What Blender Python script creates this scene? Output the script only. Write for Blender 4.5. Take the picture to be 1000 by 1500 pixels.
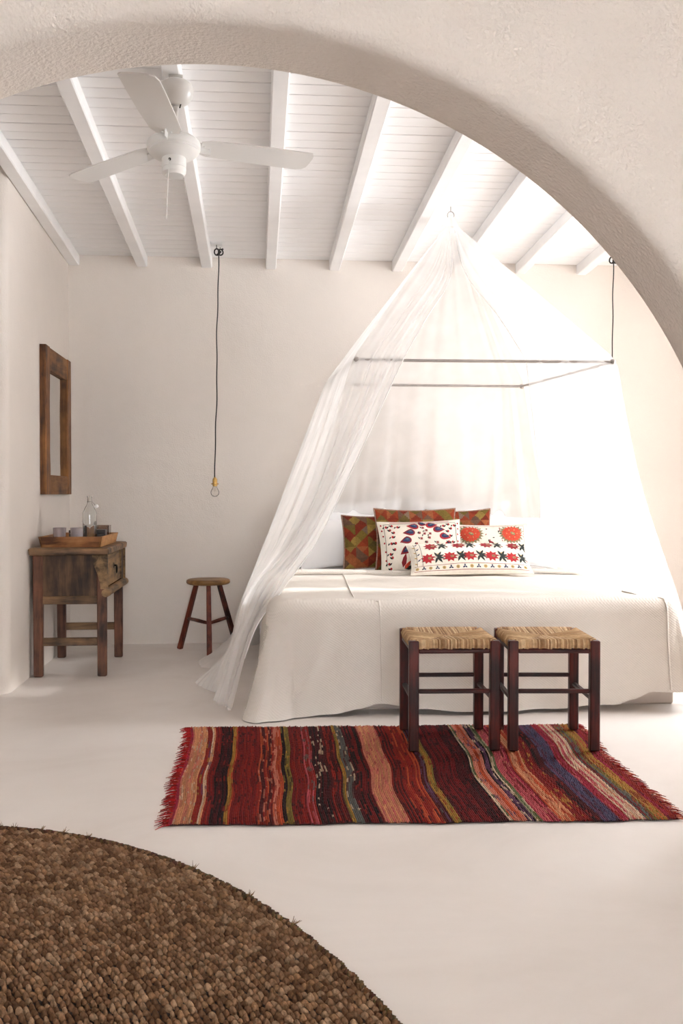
import bpy, math, random
import numpy as np
from mathutils import Matrix, Vector

for o in list(bpy.data.objects):
    bpy.data.objects.remove(o)
SC = bpy.context.scene
COL = SC.collection
PI = math.pi
R = math.radians
rnd = random.Random(7)

# ------------------------------------------------------------------ camera
cam_d = bpy.data.cameras.new('camera')
cam_d.sensor_fit = 'VERTICAL'
cam_d.sensor_height = 36.0
cam_d.lens = 35.0
cam_d.clip_start = 0.05
cam = bpy.data.objects.new('camera', cam_d)
COL.objects.link(cam)
cam.location = (0, 0, 1.1)
cam.rotation_euler = (R(90 - 1.02), 0, R(-4.86))
SC.camera = cam

# ------------------------------------------------------------------ world and exposure
world = bpy.data.worlds.new('daylight')
SC.world = world
world.use_nodes = True
bg = world.node_tree.nodes['Background']
bg.inputs['Color'].default_value = (.95, 0.98, 1.02, 1)
bg.inputs['Strength'].default_value = 18.5
sun_d = bpy.data.lights.new('sun', 'SUN')
sun_d.energy = 5.5
sun_d.angle = R(3)
sun_d.color = (1.0, .98, .955)
sun = bpy.data.objects.new('sun', sun_d)
COL.objects.link(sun)
sun.location = (9, 6, 6)
sun.rotation_euler = (0, R(90 - 25), R(-8))
vs = SC.view_settings
vs.view_transform = 'Standard'
vs.look = 'None'
vs.gamma = 1.0
vs.use_curve_mapping = False
vs.exposure = 0.56
SC.cycles.max_bounces = 10
SC.cycles.diffuse_bounces = 6
SC.cycles.transparent_max_bounces = 24
SC.cycles.caustics_reflective = False
SC.cycles.caustics_refractive = False
SC.cycles.sample_clamp_indirect = 8.0

# room dimensions
YB = 7.40            # bedroom back wall
YF0, YF1 = 2.95, 3.30  # arch wall, near and far face
XL = -1.36           # bedroom left wall
XLO = -2.60          # wider part left of the bedroom
XLN = -2.95          # left wall of the near room
XR = 3.60            # right wall
XRN = 3.60           # right wall of the near room
YN = -2.6            # wall behind the viewer
SLOPE = 0.0432
def zc(y):
    return 2.835 + SLOPE * (YB - y)

RW = .9              # unseen right wall, thickened so its deep reveal shades the back wall from the window
WIN = [  # openings that let the daylight in: wall, from, to, sill, head
    ('right', 4.72, 6.05, 0.62, 2.75),
    ('near', -0.55, 1.35, 0.85, 2.2),
]
def portal(loc, rot, sx, sy):
    l = bpy.data.lights.new('window_daylight', 'AREA')
    l.shape = 'RECTANGLE'
    l.size, l.size_y = sx, sy
    l.cycles.is_portal = True
    o = bpy.data.objects.new('window_daylight', l)
    COL.objects.link(o)
    o.location = loc
    o.rotation_euler = rot
    return o
w = WIN[0]
portal((XR + RW - .05, (w[1] + w[2]) / 2, (w[3] + w[4]) / 2), (R(90), 0, R(90)), w[2] - w[1], w[4] - w[3])
w = WIN[1]
portal(((w[1] + w[2]) / 2, YN - 0.12, (w[3] + w[4]) / 2), (R(90), 0, PI), w[2] - w[1], w[4] - w[3])

# ------------------------------------------------------------------ mesh helpers
class MB:
    """collects geometry, then links it as ONE mesh object"""
    def __init__(s):
        s.v = []; s.f = []; s.m = []; s.c = []
    def add(s, vs_, fs, mi=0, col=None):
        b = len(s.v)
        s.v.extend([tuple(p) for p in vs_])
        for k, f in enumerate(fs):
            s.f.append(tuple(b + i for i in f))
            s.m.append(mi)
            s.c.append(col[k] if isinstance(col, list) else col)
        return s
    def cbox(s, dims, M=None, bev=0.004, mi=0, taper=None):
        """chamfered box centred on the origin, moved by M"""
        hx, hy, hz = dims[0] / 2, dims[1] / 2, dims[2] / 2
        b = min(bev, hx * .49, hy * .49, hz * .49)
        V = []; idx = {}
        for sx in (-1, 1):
            for sy in (-1, 1):
                for sz in (-1, 1):
                    for a in range(3):
                        p = [sx * hx, sy * hy, sz * hz]
                        for q in range(3):
                            if q != a:
                                p[q] -= (sx, sy, sz)[q] * b
                        idx[(sx, sy, sz, a)] = len(V)
                        if taper:
                            k = 1 + (taper - 1) * (p[2] / (2 * hz) + .5)
                            p[0] *= k; p[1] *= k
                        V.append(p)
        F = []
        S = (-1, 1)
        for a in range(3):
            o1, o2 = [q for q in range(3) if q != a]
            for sg in S:
                def key(s1, s2):
                    t = [0, 0, 0]; t[a] = sg; t[o1] = s1; t[o2] = s2
                    return tuple(t)
                q = [idx[key(-1, -1) + (a,)], idx[key(1, -1) + (a,)], idx[key(1, 1) + (a,)], idx[key(-1, 1) + (a,)]]
                F.append(q)
            for s1 in S:
                for s2 in S:
                    t0 = [0, 0, 0]; t1 = [0, 0, 0]
                    t0[a] = -1; t1[a] = 1
                    t0[o1] = t1[o1] = s1; t0[o2] = t1[o2] = s2
                    F.append([idx[tuple(t0) + (o1,)], idx[tuple(t1) + (o1,)], idx[tuple(t1) + (o2,)], idx[tuple(t0) + (o2,)]])
        for sx in S:
            for sy in S:
                for sz in S:
                    F.append([idx[(sx, sy, sz, a)] for a in range(3)])
        if M is not None:
            V = [tuple(M @ Vector(p)) for p in V]
        # consistent winding from the centroid
        c = np.mean(np.array(V), axis=0)
        A = np.array(V)
        for k, f in enumerate(F):
            p = A[f]
            n = np.cross(p[1] - p[0], p[2] - p[0])
            if np.dot(n, p.mean(0) - c) < 0:
                F[k] = f[::-1]
        return s.add(V, F, mi)
    def box(s, x0, x1, y0, y1, z0, z1, bev=0.004, mi=0):
        return s.cbox((x1 - x0, y1 - y0, z1 - z0), Matrix.Translation(((x0 + x1) / 2, (y0 + y1) / 2, (z0 + z1) / 2)), bev, mi)
    def beam(s, p0, p1, wx, wy, bev=0.004, mi=0, up=(0, 0, 1), taper=None):
        """box whose length runs from p0 to p1"""
        p0 = Vector(p0); p1 = Vector(p1)
        z = (p1 - p0); L = z.length; z.normalize()
        u = Vector(up)
        if abs(z.dot(u)) > .95:
            u = Vector((0, 1, 0))
        x = u.cross(z).normalized(); y = z.cross(x)
        M = Matrix(((x.x, y.x, z.x, 0), (x.y, y.y, z.y, 0), (x.z, y.z, z.z, 0), (0, 0, 0, 1)))
        M.translation = (p0 + p1) / 2
        return s.cbox((wx, wy, L), M, bev, mi, taper)
    def tube(s, pts, rad, seg=8, caps=True, mi=0, flat=1.0):
        P = [Vector(p) for p in pts]
        n = len(P)
        V = []; F = []
        prev = None
        for i, p in enumerate(P):
            t = (P[min(i + 1, n - 1)] - P[max(i - 1, 0)])
            if t.length < 1e-9:
                t = Vector((0, 0, 1))
            t.normalize()
            if prev is None:
                a = Vector((0, 0, 1)) if abs(t.z) < .9 else Vector((1, 0, 0))
                x = a.cross(t).normalized()
            else:
                x = (prev - t * prev.dot(t)).normalized()
            prev = x
            y = t.cross(x)
            r = rad[i] if hasattr(rad, '__len__') else rad
            for k in range(seg):
                a = 2 * PI * k / seg
                V.append(p + x * (r * math.cos(a)) + y * (r * flat * math.sin(a)))
        for i in range(n - 1):
            for k in range(seg):
                k2 = (k + 1) % seg
                F.append([i * seg + k, i * seg + k2, (i + 1) * seg + k2, (i + 1) * seg + k])
        if caps:
            F.append(list(range(seg))[::-1])
            F.append([(n - 1) * seg + k for k in range(seg)])
        return s.add(V, F, mi)
    def lathe(s, prof, seg=24, M=None, mi=0):
        """revolve (radius, z) pairs around z; radius 0 at an end closes it"""
        V = []; F = []
        rings = []
        for r, z in prof:
            if r < 1e-6:
                rings.append([len(V)]); V.append(Vector((0, 0, z)))
            else:
                rings.append(list(range(len(V), len(V) + seg)))
                for k in range(seg):
                    a = 2 * PI * k / seg
                    V.append(Vector((r * math.cos(a), r * math.sin(a), z)))
        for a, b in zip(rings[:-1], rings[1:]):
            for k in range(seg):
                k2 = (k + 1) % seg
                if len(a) == 1 and len(b) == 1:
                    continue
                if len(a) == 1:
                    F.append([a[0], b[k2], b[k]])
                elif len(b) == 1:
                    F.append([a[k], a[k2], b[0]])
                else:
                    F.append([a[k], a[k2], b[k2], b[k]])
        if M is not None:
            V = [M @ p for p in V]
        return s.add(V, F, mi)
    def grid(s, fn, nu, nv, mi=0, closed=False, colfn=None, flip=False):
        V = [fn(i / nu, j / nv) for j in range(nv + 1) for i in range(nu + (0 if closed else 1))]
        W = nu if closed else nu + 1
        F = []; C = []
        for j in range(nv):
            for i in range(nu):
                i2 = (i + 1) % W
                q = [j * W + i, j * W + i2, (j + 1) * W + i2, (j + 1) * W + i]
                F.append(q[::-1] if flip else q)
                if colfn:
                    C.append(colfn((i + .5) / nu, (j + .5) / nv))
        return s.add(V, F, mi, C if colfn else None)
    def prism(s, poly, M, depth, mi=0):
        """flat outline (x, y) extruded along local z"""
        n = len(poly)
        V = [M @ Vector((x, y, 0)) for x, y in poly] + [M @ Vector((x, y, depth)) for x, y in poly]
        F = [list(range(n))[::-1], [n + i for i in range(n)]]
        for i in range(n):
            j = (i + 1) % n
            F.append([i, j, n + j, n + i])
        return s.add(V, F, mi)
    def mesh(s, name, mats, off=(0, 0, 0), smooth=False, jitter=0):
        me = bpy.data.meshes.new(name)
        V = np.array([tuple(p) for p in s.v], dtype=float) - np.array(off, float)
        if jitter:
            g = np.random.default_rng(len(s.v))
            V = V + g.normal(0, jitter, V.shape)
        me.from_pydata(V.tolist(), [], s.f)
        if not isinstance(mats, (list, tuple)):
            mats = [mats]
        for m in mats:
            me.materials.append(m)
        if len(mats) > 1:
            me.polygons.foreach_set('material_index', s.m)
        if s.c and s.c[0] is not None:
            ca = me.color_attributes.new('Col', 'FLOAT_COLOR', 'CORNER')
            arr = []
            for p, c in zip(me.polygons, s.c):
                arr.extend((list(c) + [1.0])[:4] * p.loop_total)
            ca.data.foreach_set('color', arr)
        if smooth:
            me.polygons.foreach_set('use_smooth', [True] * len(me.polygons))
        me.update()
        return me
    def build(s, name, mats, parent=None, off=None, smooth=False, jitter=0, sharp=None):
        if off is None:
            off = parent.location if parent is not None and parent.parent is None else (0, 0, 0)
            if parent is not None and parent.parent is not None:
                off = parent.parent.location
        me = s.mesh(name, mats, off, smooth, jitter)
        if sharp is not None and smooth:
            me.set_sharp_from_angle(angle=R(sharp))
        o = bpy.data.objects.new(name, me)
        COL.objects.link(o)
        if parent is not None:
            o.parent = parent
        return o

def tag(o, label, cat, group=None):
    o['label'] = label
    o['category'] = cat
    if group:
        o['group'] = group
    return o
def thing(name, label, cat, loc=(0, 0, 0), group=None):
    o = bpy.data.objects.new(name, None)
    o.empty_display_size = .1
    COL.objects.link(o)
    o.location = loc
    return tag(o, label, cat, group)
def struct(o):
    o['kind'] = 'structure'
    return o
def dup(root, loc, label, group, rotz=0):
    r = root.copy(); COL.objects.link(r)
    r.location = loc; r.rotation_euler = (0, 0, rotz)
    r['label'] = label; r['group'] = group
    for ch in list(root.children):
        c = ch.copy(); COL.objects.link(c); c.parent = r
        for g in list(ch.children):
            d = g.copy(); COL.objects.link(d); d.parent = c
    return r

def lerp(a, b, t):
    return a + (b - a) * t
def catmull(P, t):
    """point at t in 0..1 along a Catmull-Rom curve through the rows of P"""
    n = len(P) - 1
    x = min(max(t * n, 0), n - 1e-9)
    i = int(x); u = x - i
    p1 = P[i]; p2 = P[i + 1]
    p0 = P[i - 1] if i > 0 else 2 * p1 - p2
    p3 = P[i + 2] if i + 2 <= n else 2 * p2 - p1
    return .5 * ((2 * p1) + (-p0 + p2) * u + (2 * p0 - 5 * p1 + 4 * p2 - p3) * u * u + (-p0 + 3 * p1 - 3 * p2 + p3) * u ** 3)
def sst(a, b, x):
    t = min(max((x - a) / (b - a), 0), 1)
    return t * t * (3 - 2 * t)

# ------------------------------------------------------------------ materials
def lin(r, g, b):
    f = lambda c: c / 12.92 if c <= .04045 else ((c + .055) / 1.055) ** 2.4
    return (f(r / 255), f(g / 255), f(b / 255))
MATS = {}
def base_mat(name):
    m = bpy.data.materials.new(name)
    m.use_nodes = True
    nt = m.node_tree
    b = nt.nodes['Principled BSDF']
    MATS[name] = m
    return m, nt, b
def noise(nt, scale, detail=4, rough=.55, stretch=None, coord='Object', dist=0):
    tc = nt.nodes.new('ShaderNodeTexCoord')
    n = nt.nodes.new('ShaderNodeTexNoise')
    n.inputs['Scale'].default_value = scale
    n.inputs['Detail'].default_value = detail
    n.inputs['Roughness'].default_value = rough
    n.inputs['Distortion'].default_value = dist
    if stretch:
        mp = nt.nodes.new('ShaderNodeMapping')
        mp.inputs['Scale'].default_value = stretch
        nt.links.new(tc.outputs[coord], mp.inputs['Vector'])
        nt.links.new(mp.outputs['Vector'], n.inputs['Vector'])
    else:
        nt.links.new(tc.outputs[coord], n.inputs['Vector'])
    return n
def ramp(nt, src, stops):
    r = nt.nodes.new('ShaderNodeValToRGB')
    e = r.color_ramp.elements
    while len(e) < len(stops):
        e.new(.5)
    for k, (p, c) in enumerate(stops):
        e[k].position = p
        e[k].color = (*c, 1)
    nt.links.new(src, r.inputs['Fac'])
    return r
def bump(nt, b, src, strength, dist):
    n = nt.nodes.new('ShaderNodeBump')
    n.inputs['Strength'].default_value = strength
    n.inputs['Distance'].default_value = dist
    nt.links.new(src, n.inputs['Height'])
    prev = b.inputs['Normal'].links
    if prev:
        nt.links.new(prev[0].from_socket, n.inputs['Normal'])
    nt.links.new(n.outputs['Normal'], b.inputs['Normal'])
def plain(name, c, rough=.6, var=.06, scale=6, bmp=0, bscale=60, bdist=.002, metal=0, spec=.5, stretch=None):
    m, nt, b = base_mat(name)
    n = noise(nt, scale, 4, stretch=stretch)
    lo = tuple(max(0, x * (1 - var)) for x in c); hi = tuple(min(1, x * (1 + var)) for x in c)
    r = ramp(nt, n.outputs['Fac'], [(.3, lo), (.7, hi)])
    nt.links.new(r.outputs['Color'], b.inputs['Base Color'])
    b.inputs['Roughness'].default_value = rough
    b.inputs['Metallic'].default_value = metal
    b.inputs['Specular IOR Level'].default_value = spec
    if bmp:
        n2 = noise(nt, bscale, 3)
        bump(nt, b, n2.outputs['Fac'], bmp, bdist)
    return m
def wood(name, dark, mid, light, axis='z', rough=.55, scale=6, bmp=.25, spec=.4):
    m, nt, b = base_mat(name)
    st = {'x': (.12, 1, 1), 'y': (1, .12, 1), 'z': (1, 1, .12)}[axis]
    n = noise(nt, scale * 4, 6, .65, st, dist=.4)
    n2 = noise(nt, 5, 3, .6)
    mx = nt.nodes.new('ShaderNodeMath'); mx.operation = 'MULTIPLY_ADD'
    mx.inputs[1].default_value = .45; mx.inputs[2].default_value = 0
    nt.links.new(n2.outputs['Fac'], mx.inputs[0])
    ad = nt.nodes.new('ShaderNodeMath'); ad.operation = 'MULTIPLY_ADD'
    ad.inputs[1].default_value = .6
    nt.links.new(n.outputs['Fac'], ad.inputs[0]); nt.links.new(mx.outputs[0], ad.inputs[2])
    r = ramp(nt, ad.outputs[0], [(.41, dark), (.51, mid), (.63, light)])
    nt.links.new(r.outputs['Color'], b.inputs['Base Color'])
    b.inputs['Roughness'].default_value = rough
    b.inputs['Specular IOR Level'].default_value = spec
    n3 = noise(nt, scale * 12, 4, .6, st)
    bump(nt, b, n3.outputs['Fac'], bmp, .003)
    return m
def vcol(name, rough=.9, bmp=.3, bscale=300, bdist=.001, var=.15, vscale=120):
    m, nt, b = base_mat(name)
    a = nt.nodes.new('ShaderNodeAttribute'); a.attribute_name = 'Col'
    n = noise(nt, vscale, 3)
    mx = nt.nodes.new('ShaderNodeMix'); mx.data_type = 'RGBA'; mx.blend_type = 'MULTIPLY'
    r = ramp(nt, n.outputs['Fac'], [(.25, (1 - 2 * var,) * 3), (.7, (1, 1, 1))])
    mx.inputs[0].default_value = 1
    nt.links.new(a.outputs['Color'], mx.inputs[6]); nt.links.new(r.outputs['Color'], mx.inputs[7])
    nt.links.new(mx.outputs[2], b.inputs['Base Color'])
    b.inputs['Roughness'].default_value = rough
    b.inputs['Specular IOR Level'].default_value = .2
    if bmp:
        n2 = noise(nt, bscale, 2)
        bump(nt, b, n2.outputs['Fac'], bmp, bdist)
    return m
def glass(name, c=(1, 1, 1), rough=0.0, ior=1.45):
    m, nt, b = base_mat(name)
    b.inputs['Base Color'].default_value = (*c, 1)
    b.inputs['Roughness'].default_value = rough
    b.inputs['Transmission Weight'].default_value = 1
    b.inputs['IOR'].default_value = ior
    n = noise(nt, 20, 2)
    bump(nt, b, n.outputs['Fac'], .02, .001)
    return m

def plaster(name, c, grain=.35, gs=95):
    m, nt, b = base_mat(name)
    n = noise(nt, 1.3, 4, .6)
    r = ramp(nt, n.outputs['Fac'], [(.3, tuple(x * .965 for x in c)), (.7, tuple(min(1, x * 1.03) for x in c))])
    nt.links.new(r.outputs['Color'], b.inputs['Base Color'])
    b.inputs['Roughness'].default_value = .88
    b.inputs['Specular IOR Level'].default_value = .25
    n2 = noise(nt, gs, 3, .5)
    bump(nt, b, n2.outputs['Fac'], grain, .012)
    n3 = noise(nt, 7, 3, .5)
    bump(nt, b, n3.outputs['Fac'], .12, .05)
    return m
WALLC = (.74, .68, .625)
M_wall = plaster('plaster_cream', WALLC, .22, 110)
M_arch = plaster('plaster_stucco', (.71, .645, .585), .55, 75)

def floor_mat():
    m, nt, b = base_mat('polished_cement')
    n = noise(nt, 1.1, 7, .62, dist=1.2)
    c = (.745, .69, .65)
    r = ramp(nt, n.outputs['Fac'], [(.28, (.69, .63, .585)), (.5, c), (.72, (.785, .735, .695))])
    nt.links.new(r.outputs['Color'], b.inputs['Base Color'])
    n2 = noise(nt, 3, 5, .6)
    rr = ramp(nt, n2.outputs['Fac'], [(.3, (.34,) * 3), (.7, (.52,) * 3)])
    nt.links.new(rr.outputs['Color'], b.inputs['Roughness'])
    n3 = noise(nt, 14, 4, .5)
    bump(nt, b, n3.outputs['Fac'], .06, .01)
    return m
M_floor = floor_mat()
M_white = plain('white_painted_wood', (.93, .92, .915), .45, .03, 5, .12, 60, .002, stretch=(.2, 1, 1))
M_back = plain('dark_board_gap', (.10, .085, .07), .9, .1)
M_fan = plain('white_enamel', (.74, .725, .70), .3, .015, 3)
M_screw = plain('dark_screw', (.05, .045, .04), .5, .1, metal=.6)
M_winframe = plain('window_paint', (.8, .79, .77), .5, .03)

# ------------------------------------------------------------------ room shell
m = MB(); m.box(XLN - .2, XR + .2, YN - .2, YB + .2, -.12, 0, 0)
struct(m.build('floor', M_floor))
m = MB(); m.box(XL - .3, XR + .2, YB, YB + .2, 0, 3.3, 0)
struct(m.build('wall_back', M_wall))

# left wall: runs beside the table, then turns a rounded corner away to the left
arc = [(XL - .07 + .07 * math.cos(a), 5.66 - .07 * math.sin(a)) for a in [i * PI / 2 / 8 for i in range(9)]]
poly = [(XL, YB)] + arc + [(XLO, 5.59), (XLO, YF1), (XLO - .2, YF1), (XLO - .2, YB)]
m = MB(); m.prism(poly[::-1], Matrix.Identity(4), 3.3)
o = struct(m.build('wall_left', M_wall, smooth=True, sharp=40))

def wall_with_hole(name, axis, at, thick, a0, a1, z1, hole, mat):
    """wall plane with one rectangular opening, four boxes in one mesh"""
    m = MB()
    h0, h1, hz0, hz1 = hole
    for (p, q, za, zb) in ((a0, h0, 0, z1), (h1, a1, 0, z1), (h0, h1, 0, hz0), (h0, h1, hz1, z1)):
        if axis == 'x':
            m.box(at, at + thick, p, q, za, zb, 0)
        else:
            m.box(p, q, at - thick, at, za, zb, 0)
    return struct(m.build(name, mat))
w = WIN[0]
wall_with_hole('wall_right', 'x', XR, RW, YF1, YB + .2, 3.3, (w[1], w[2], w[3], w[4]), M_wall)
w = WIN[1]
wall_with_hole('wall_near', 'y', YN, .2, XLN - .2, XRN + .2, 3.3, (w[1], w[2], w[3], w[4]), M_wall)
m = MB(); m.box(XRN, XRN + .2, YN, YF0, 0, 3.3, 0); struct(m.build('wall_near_right', M_wall))
m = MB(); m.box(XLN - .2, XLN, YN, YF0, 0, 3.3, 0); struct(m.build('wall_near_left', M_wall))
m = MB(); m.box(XLN - .2, XR + .2, YN - .2, YF1 - .1, 3.12, 3.3, 0); struct(m.build('ceiling_near', M_wall))

# window frames in the two openings
def window(name, axis, at, w):
    m = MB()
    a0, a1, z0, z1 = w[1], w[2], w[3], w[4]
    t = .06
    segs = [((a0, z0), (a1, z0 + t)), ((a0, z1 - t), (a1, z1)), ((a0, z0), (a0 + t, z1)), ((a1 - t, z0), (a1, z1)), (((a0 + a1) / 2 - t / 2, z0), ((a0 + a1) / 2 + t / 2, z1))]
    for (p, q) in segs:
        if axis == 'x':
            m.box(at + .04, at + .1, p[0], q[0], p[1], q[1], .004)
        else:
            m.box(p[0], q[0], at - .1, at - .04, p[1], q[1], .004)
    return struct(m.build(name, M_winframe))
window('window_1', 'x', XR + RW - .2, WIN[0])
window('window_2', 'y', YN, WIN[1])

# arch wall
CX, CZ, CR = -0.135, 0.725, 1.768
def arch_outline(d):
    """outline of the opening, grown outward by d: jambs, then a circle"""
    r = CR + d
    P = [(CX - r, z) for z in np.linspace(0, CZ, 8)[:-1]]
    P += [(CX - r * math.cos(a), CZ + r * math.sin(a)) for a in np.linspace(0, PI, 97)]
    P += [(CX + r, z) for z in np.linspace(CZ, 0, 8)[1:]]
    return P
r0, r1 = .055, .03
prof = [(r0 - r0 * math.sin(a), YF0 + r0 - r0 * math.cos(a)) for a in [k * PI / 2 / 6 for k in range(7)]]
prof = [(r0 * (1 - math.sin(a)), YF0 + r0 * (1 - math.cos(a))) for a in [k * PI / 2 / 6 for k in range(7)]]
prof += [(0, lerp(YF0 + r0, YF1 - r1, t)) for t in (.33, .66)]
prof += [(r1 * (1 - math.cos(a)), YF1 - r1 * (1 - math.sin(a))) for a in [k * PI / 2 / 4 for k in range(5)]]
rows = []
X0, X1, ZT = XLN - .2, XR + .2, 3.25
def to_rect(P):
    Q = []
    for (x, z) in P:
        if z <= CZ:
            Q.append((X0 if x < CX else X1, z))
        else:
            dx, dz = x - CX, z - CZ
            k = min((X1 - CX) / dx if dx > 1e-9 else 1e9, (X0 - CX) / dx if dx < -1e-9 else 1e9, (ZT - CZ) / dz if dz > 1e-9 else 1e9)
            Q.append((CX + dx * k, CZ + dz * k))
    # snap the nearest point to each upper corner
    for cx in (X0, X1):
        i = min(range(len(Q)), key=lambda i: (Q[i][0] - cx) ** 2 + (Q[i][1] - ZT) ** 2)
        Q[i] = (cx, ZT)
    return Q
m = MB()
o0 = arch_outline(prof[0][0])
rows.append([(x, YF0, z) for x, z in to_rect(o0)])
for d, y in prof:
    rows.append([(x, y, z) for x, z in arch_outline(d)])
rows.append([(x, YF1, z) for x, z in to_rect(arch_outline(prof[-1][0]))])
n = len(rows[0])
V = [p for r_ in rows for p in r_]
F = []
for j in range(len(rows) - 1):
    for i in range(n - 1):
        F.append([j * n + i, j * n + i + 1, (j + 1) * n + i + 1, (j + 1) * n + i])
m.add(V, F)
o = struct(m.build('wall_front', M_arch, smooth=True, sharp=50))

# ceiling: slab, boards and rafters
m = MB()
V = [(XLO - .2, YF0, zc(YF0) + .02), (XR + .2, YF0, zc(YF0) + .02), (XR + .2, YB + .2, zc(YB + .2) + .02), (XLO - .2, YB + .2, zc(YB + .2) + .02)]
V += [(x, y, z + .25) for x, y, z in V]
m.add(V, [(0, 1, 2, 3)[::-1][::-1], (7, 6, 5, 4), (0, 4, 5, 1), (1, 5, 6, 2), (2, 6, 7, 3), (3, 7, 4, 0)])
ceil = struct(m.build('ceiling', M_back))
rot = Matrix.Rotation(-math.atan(SLOPE), 4, 'X')
PITCH = .1055
k = 0
y = YB - PITCH / 2
plank_me = None
while y > YF0 + .05:
    if plank_me is None:
        mm = MB(); mm.cbox((XR - XLO + .3, PITCH - .0055, .016), None, .0022)
        plank_me = mm.mesh('plank', M_white)
    p = bpy.data.objects.new('plank', plank_me); COL.objects.link(p)
    p.parent = ceil
    p.location = ((XR + XLO) / 2, y, zc(y) + .010 + rnd.uniform(-.0008, .0008))
    p.rotation_euler = (-math.atan(SLOPE), 0, 0)
    y -= PITCH
raft_me = None
Lr = YB - YF0 + .02
for i in range(-3, 21):
    x = -1.302 + .4695 * i - (.017 if i == 0 else 0)
    if x < XLO - .1 or x > XR:
        continue
    if raft_me is None:
        mm = MB(); mm.cbox((.078, Lr, .078), None, .006)
        raft_me = mm.mesh('rafter', M_white)
    p = bpy.data.objects.new('rafter', raft_me); COL.objects.link(p)
    p.parent = ceil
    ym = (YB + YF0) / 2
    p.location = (x, ym, zc(ym) + .002 - .036)
    p.rotation_euler = (-math.atan(SLOPE), 0, 0)

# ------------------------------------------------------------------ bed
M_linen = plain('white_linen', (.87, .86, .855), .9, .02, 8, .12, 18, .012)
M_plinth = plain('bed_plinth', (.62, .54, .48), .85, .05, 4, .2, 90, .003)
M_mattress = plain('mattress_ticking', (.78, .75, .71), .9, .03, 10, .1, 120, .002)
def cover_mat():
    m, nt, b = base_mat('woven_cotton_cover')
    n = noise(nt, 2.2, 4, .6)
    c = (.70, .648, .592)
    r = ramp(nt, n.outputs['Fac'], [(.3, tuple(x * .965 for x in c)), (.7, tuple(x * 1.02 for x in c))])
    nt.links.new(r.outputs['Color'], b.inputs['Base Color'])
    b.inputs['Roughness'].default_value = .92
    b.inputs['Specular IOR Level'].default_value = .15
    tc = nt.nodes.new('ShaderNodeTexCoord')
    for rz, sc in ((45, 110), (-45, 96)):
        mp = nt.nodes.new('ShaderNodeMapping')
        mp.inputs['Rotation'].default_value = (R(20), R(rz), R(rz * .8))
        wv = nt.nodes.new('ShaderNodeTexWave')
        wv.inputs['Scale'].default_value = sc / 3.2
        wv.inputs['Distortion'].default_value = .6
        nt.links.new(tc.outputs['Object'], mp.inputs['Vector'])
        nt.links.new(mp.outputs['Vector'], wv.inputs['Vector'])
        bump(nt, b, wv.outputs['Fac'], .20, .003)
    n2 = noise(nt, 11, 3, .55)
    bump(nt, b, n2.outputs['Fac'], .18, .02)
    return m
M_cover = cover_mat()

BX0, BX1, BY0, BY1, BZ = .045, 2.20, 4.90, 7.33, .575
bed = thing('bed', 'low double bed with a pale plinth under the mattress', 'bed', (1.06, 6.1, 0))
m = MB(); m.box(BX0 + .10, BX1 - .02, BY0 + .14, BY1, 0, .20, .01)
m.build('bed_base', M_plinth, bed)
m = MB(); m.box(BX0 + .025, BX1 - .025, BY0 + .035, BY1, .20, BZ - .035, .05)
m.build('mattress', M_mattress, bed, smooth=True, sharp=60)
def sheet_fn(u, v):
    x = lerp(BX0 - .012, BX1 + .012, u); y = lerp(6.0, BY1 + .004, v)
    e = min(u, 1 - u)
    dz = -.07 * (1 - sst(0, .06, e)) ** 2
    return (x, y, BZ - .012 + dz + .004 * math.sin(9 * x + 3 * y) * math.sin(7 * y))
sheet = MB(); sheet.grid(sheet_fn, 60, 24)
def drop(side):
    x = BX0 - .012 if side < 0 else BX1 + .012
    return lambda u, v: (x - side * -.0 + side * (.01 * v + .006 * math.sin(30 * u) * v), lerp(6.0, BY1 + .004, u), BZ - .082 - .36 * v)
sheet.grid(drop(-1), 20, 8, flip=True); sheet.grid(drop(1), 20, 8)
sheet.build('fitted_sheet', M_linen, bed, smooth=True)

# bedspread: a soft top and a skirt that hangs over three sides
RC = .13      # corner radius in plan
YH = 6.36     # where the cover is turned back
def outline(nside=60, nfront=150, ncorner=22):
    """(x, y, outward x, outward y, tag) from the left head end round the foot to the right head end"""
    P = []
    for i in range(nside):
        P.append((BX0, lerp(YH, BY0 + RC, i / nside), -1, 0))
    for i in range(ncorner):
        a = i / ncorner * PI / 2
        P.append((BX0 + RC - RC * math.cos(a), BY0 + RC - RC * math.sin(a), -math.cos(a), -math.sin(a)))
    for i in range(nfront):
        P.append((lerp(BX0 + RC, BX1 - RC, i / nfront), BY0, 0, -1))
    for i in range(ncorner):
        a = i / ncorner * PI / 2
        P.append((BX1 - RC + RC * math.sin(a), BY0 + RC - RC * math.cos(a), math.sin(a), -math.cos(a)))
    for i in range(nside + 1):
        P.append((BX1, lerp(BY0 + RC, YH, i / nside), 1, 0))
    return P
OUT = outline()
HEM = [(-9, .02), (-.1, .0), (.05, .004), (.22, .006), (.36, .014), (.5, .035), (.62, .058), (.70, .05), (.78, .03), (1.1, .016), (1.5, .02), (1.8, .035), (1.9, .06), (2.0, .10), (2.3, .095), (9, .09)]
def hem_z(x):
    for (a, za), (b, zb) in zip(HEM[:-1], HEM[1:]):
        if a <= x <= b:
            return lerp(za, zb, sst(a, b, x))
    return .02
LEVELS = 30
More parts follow.
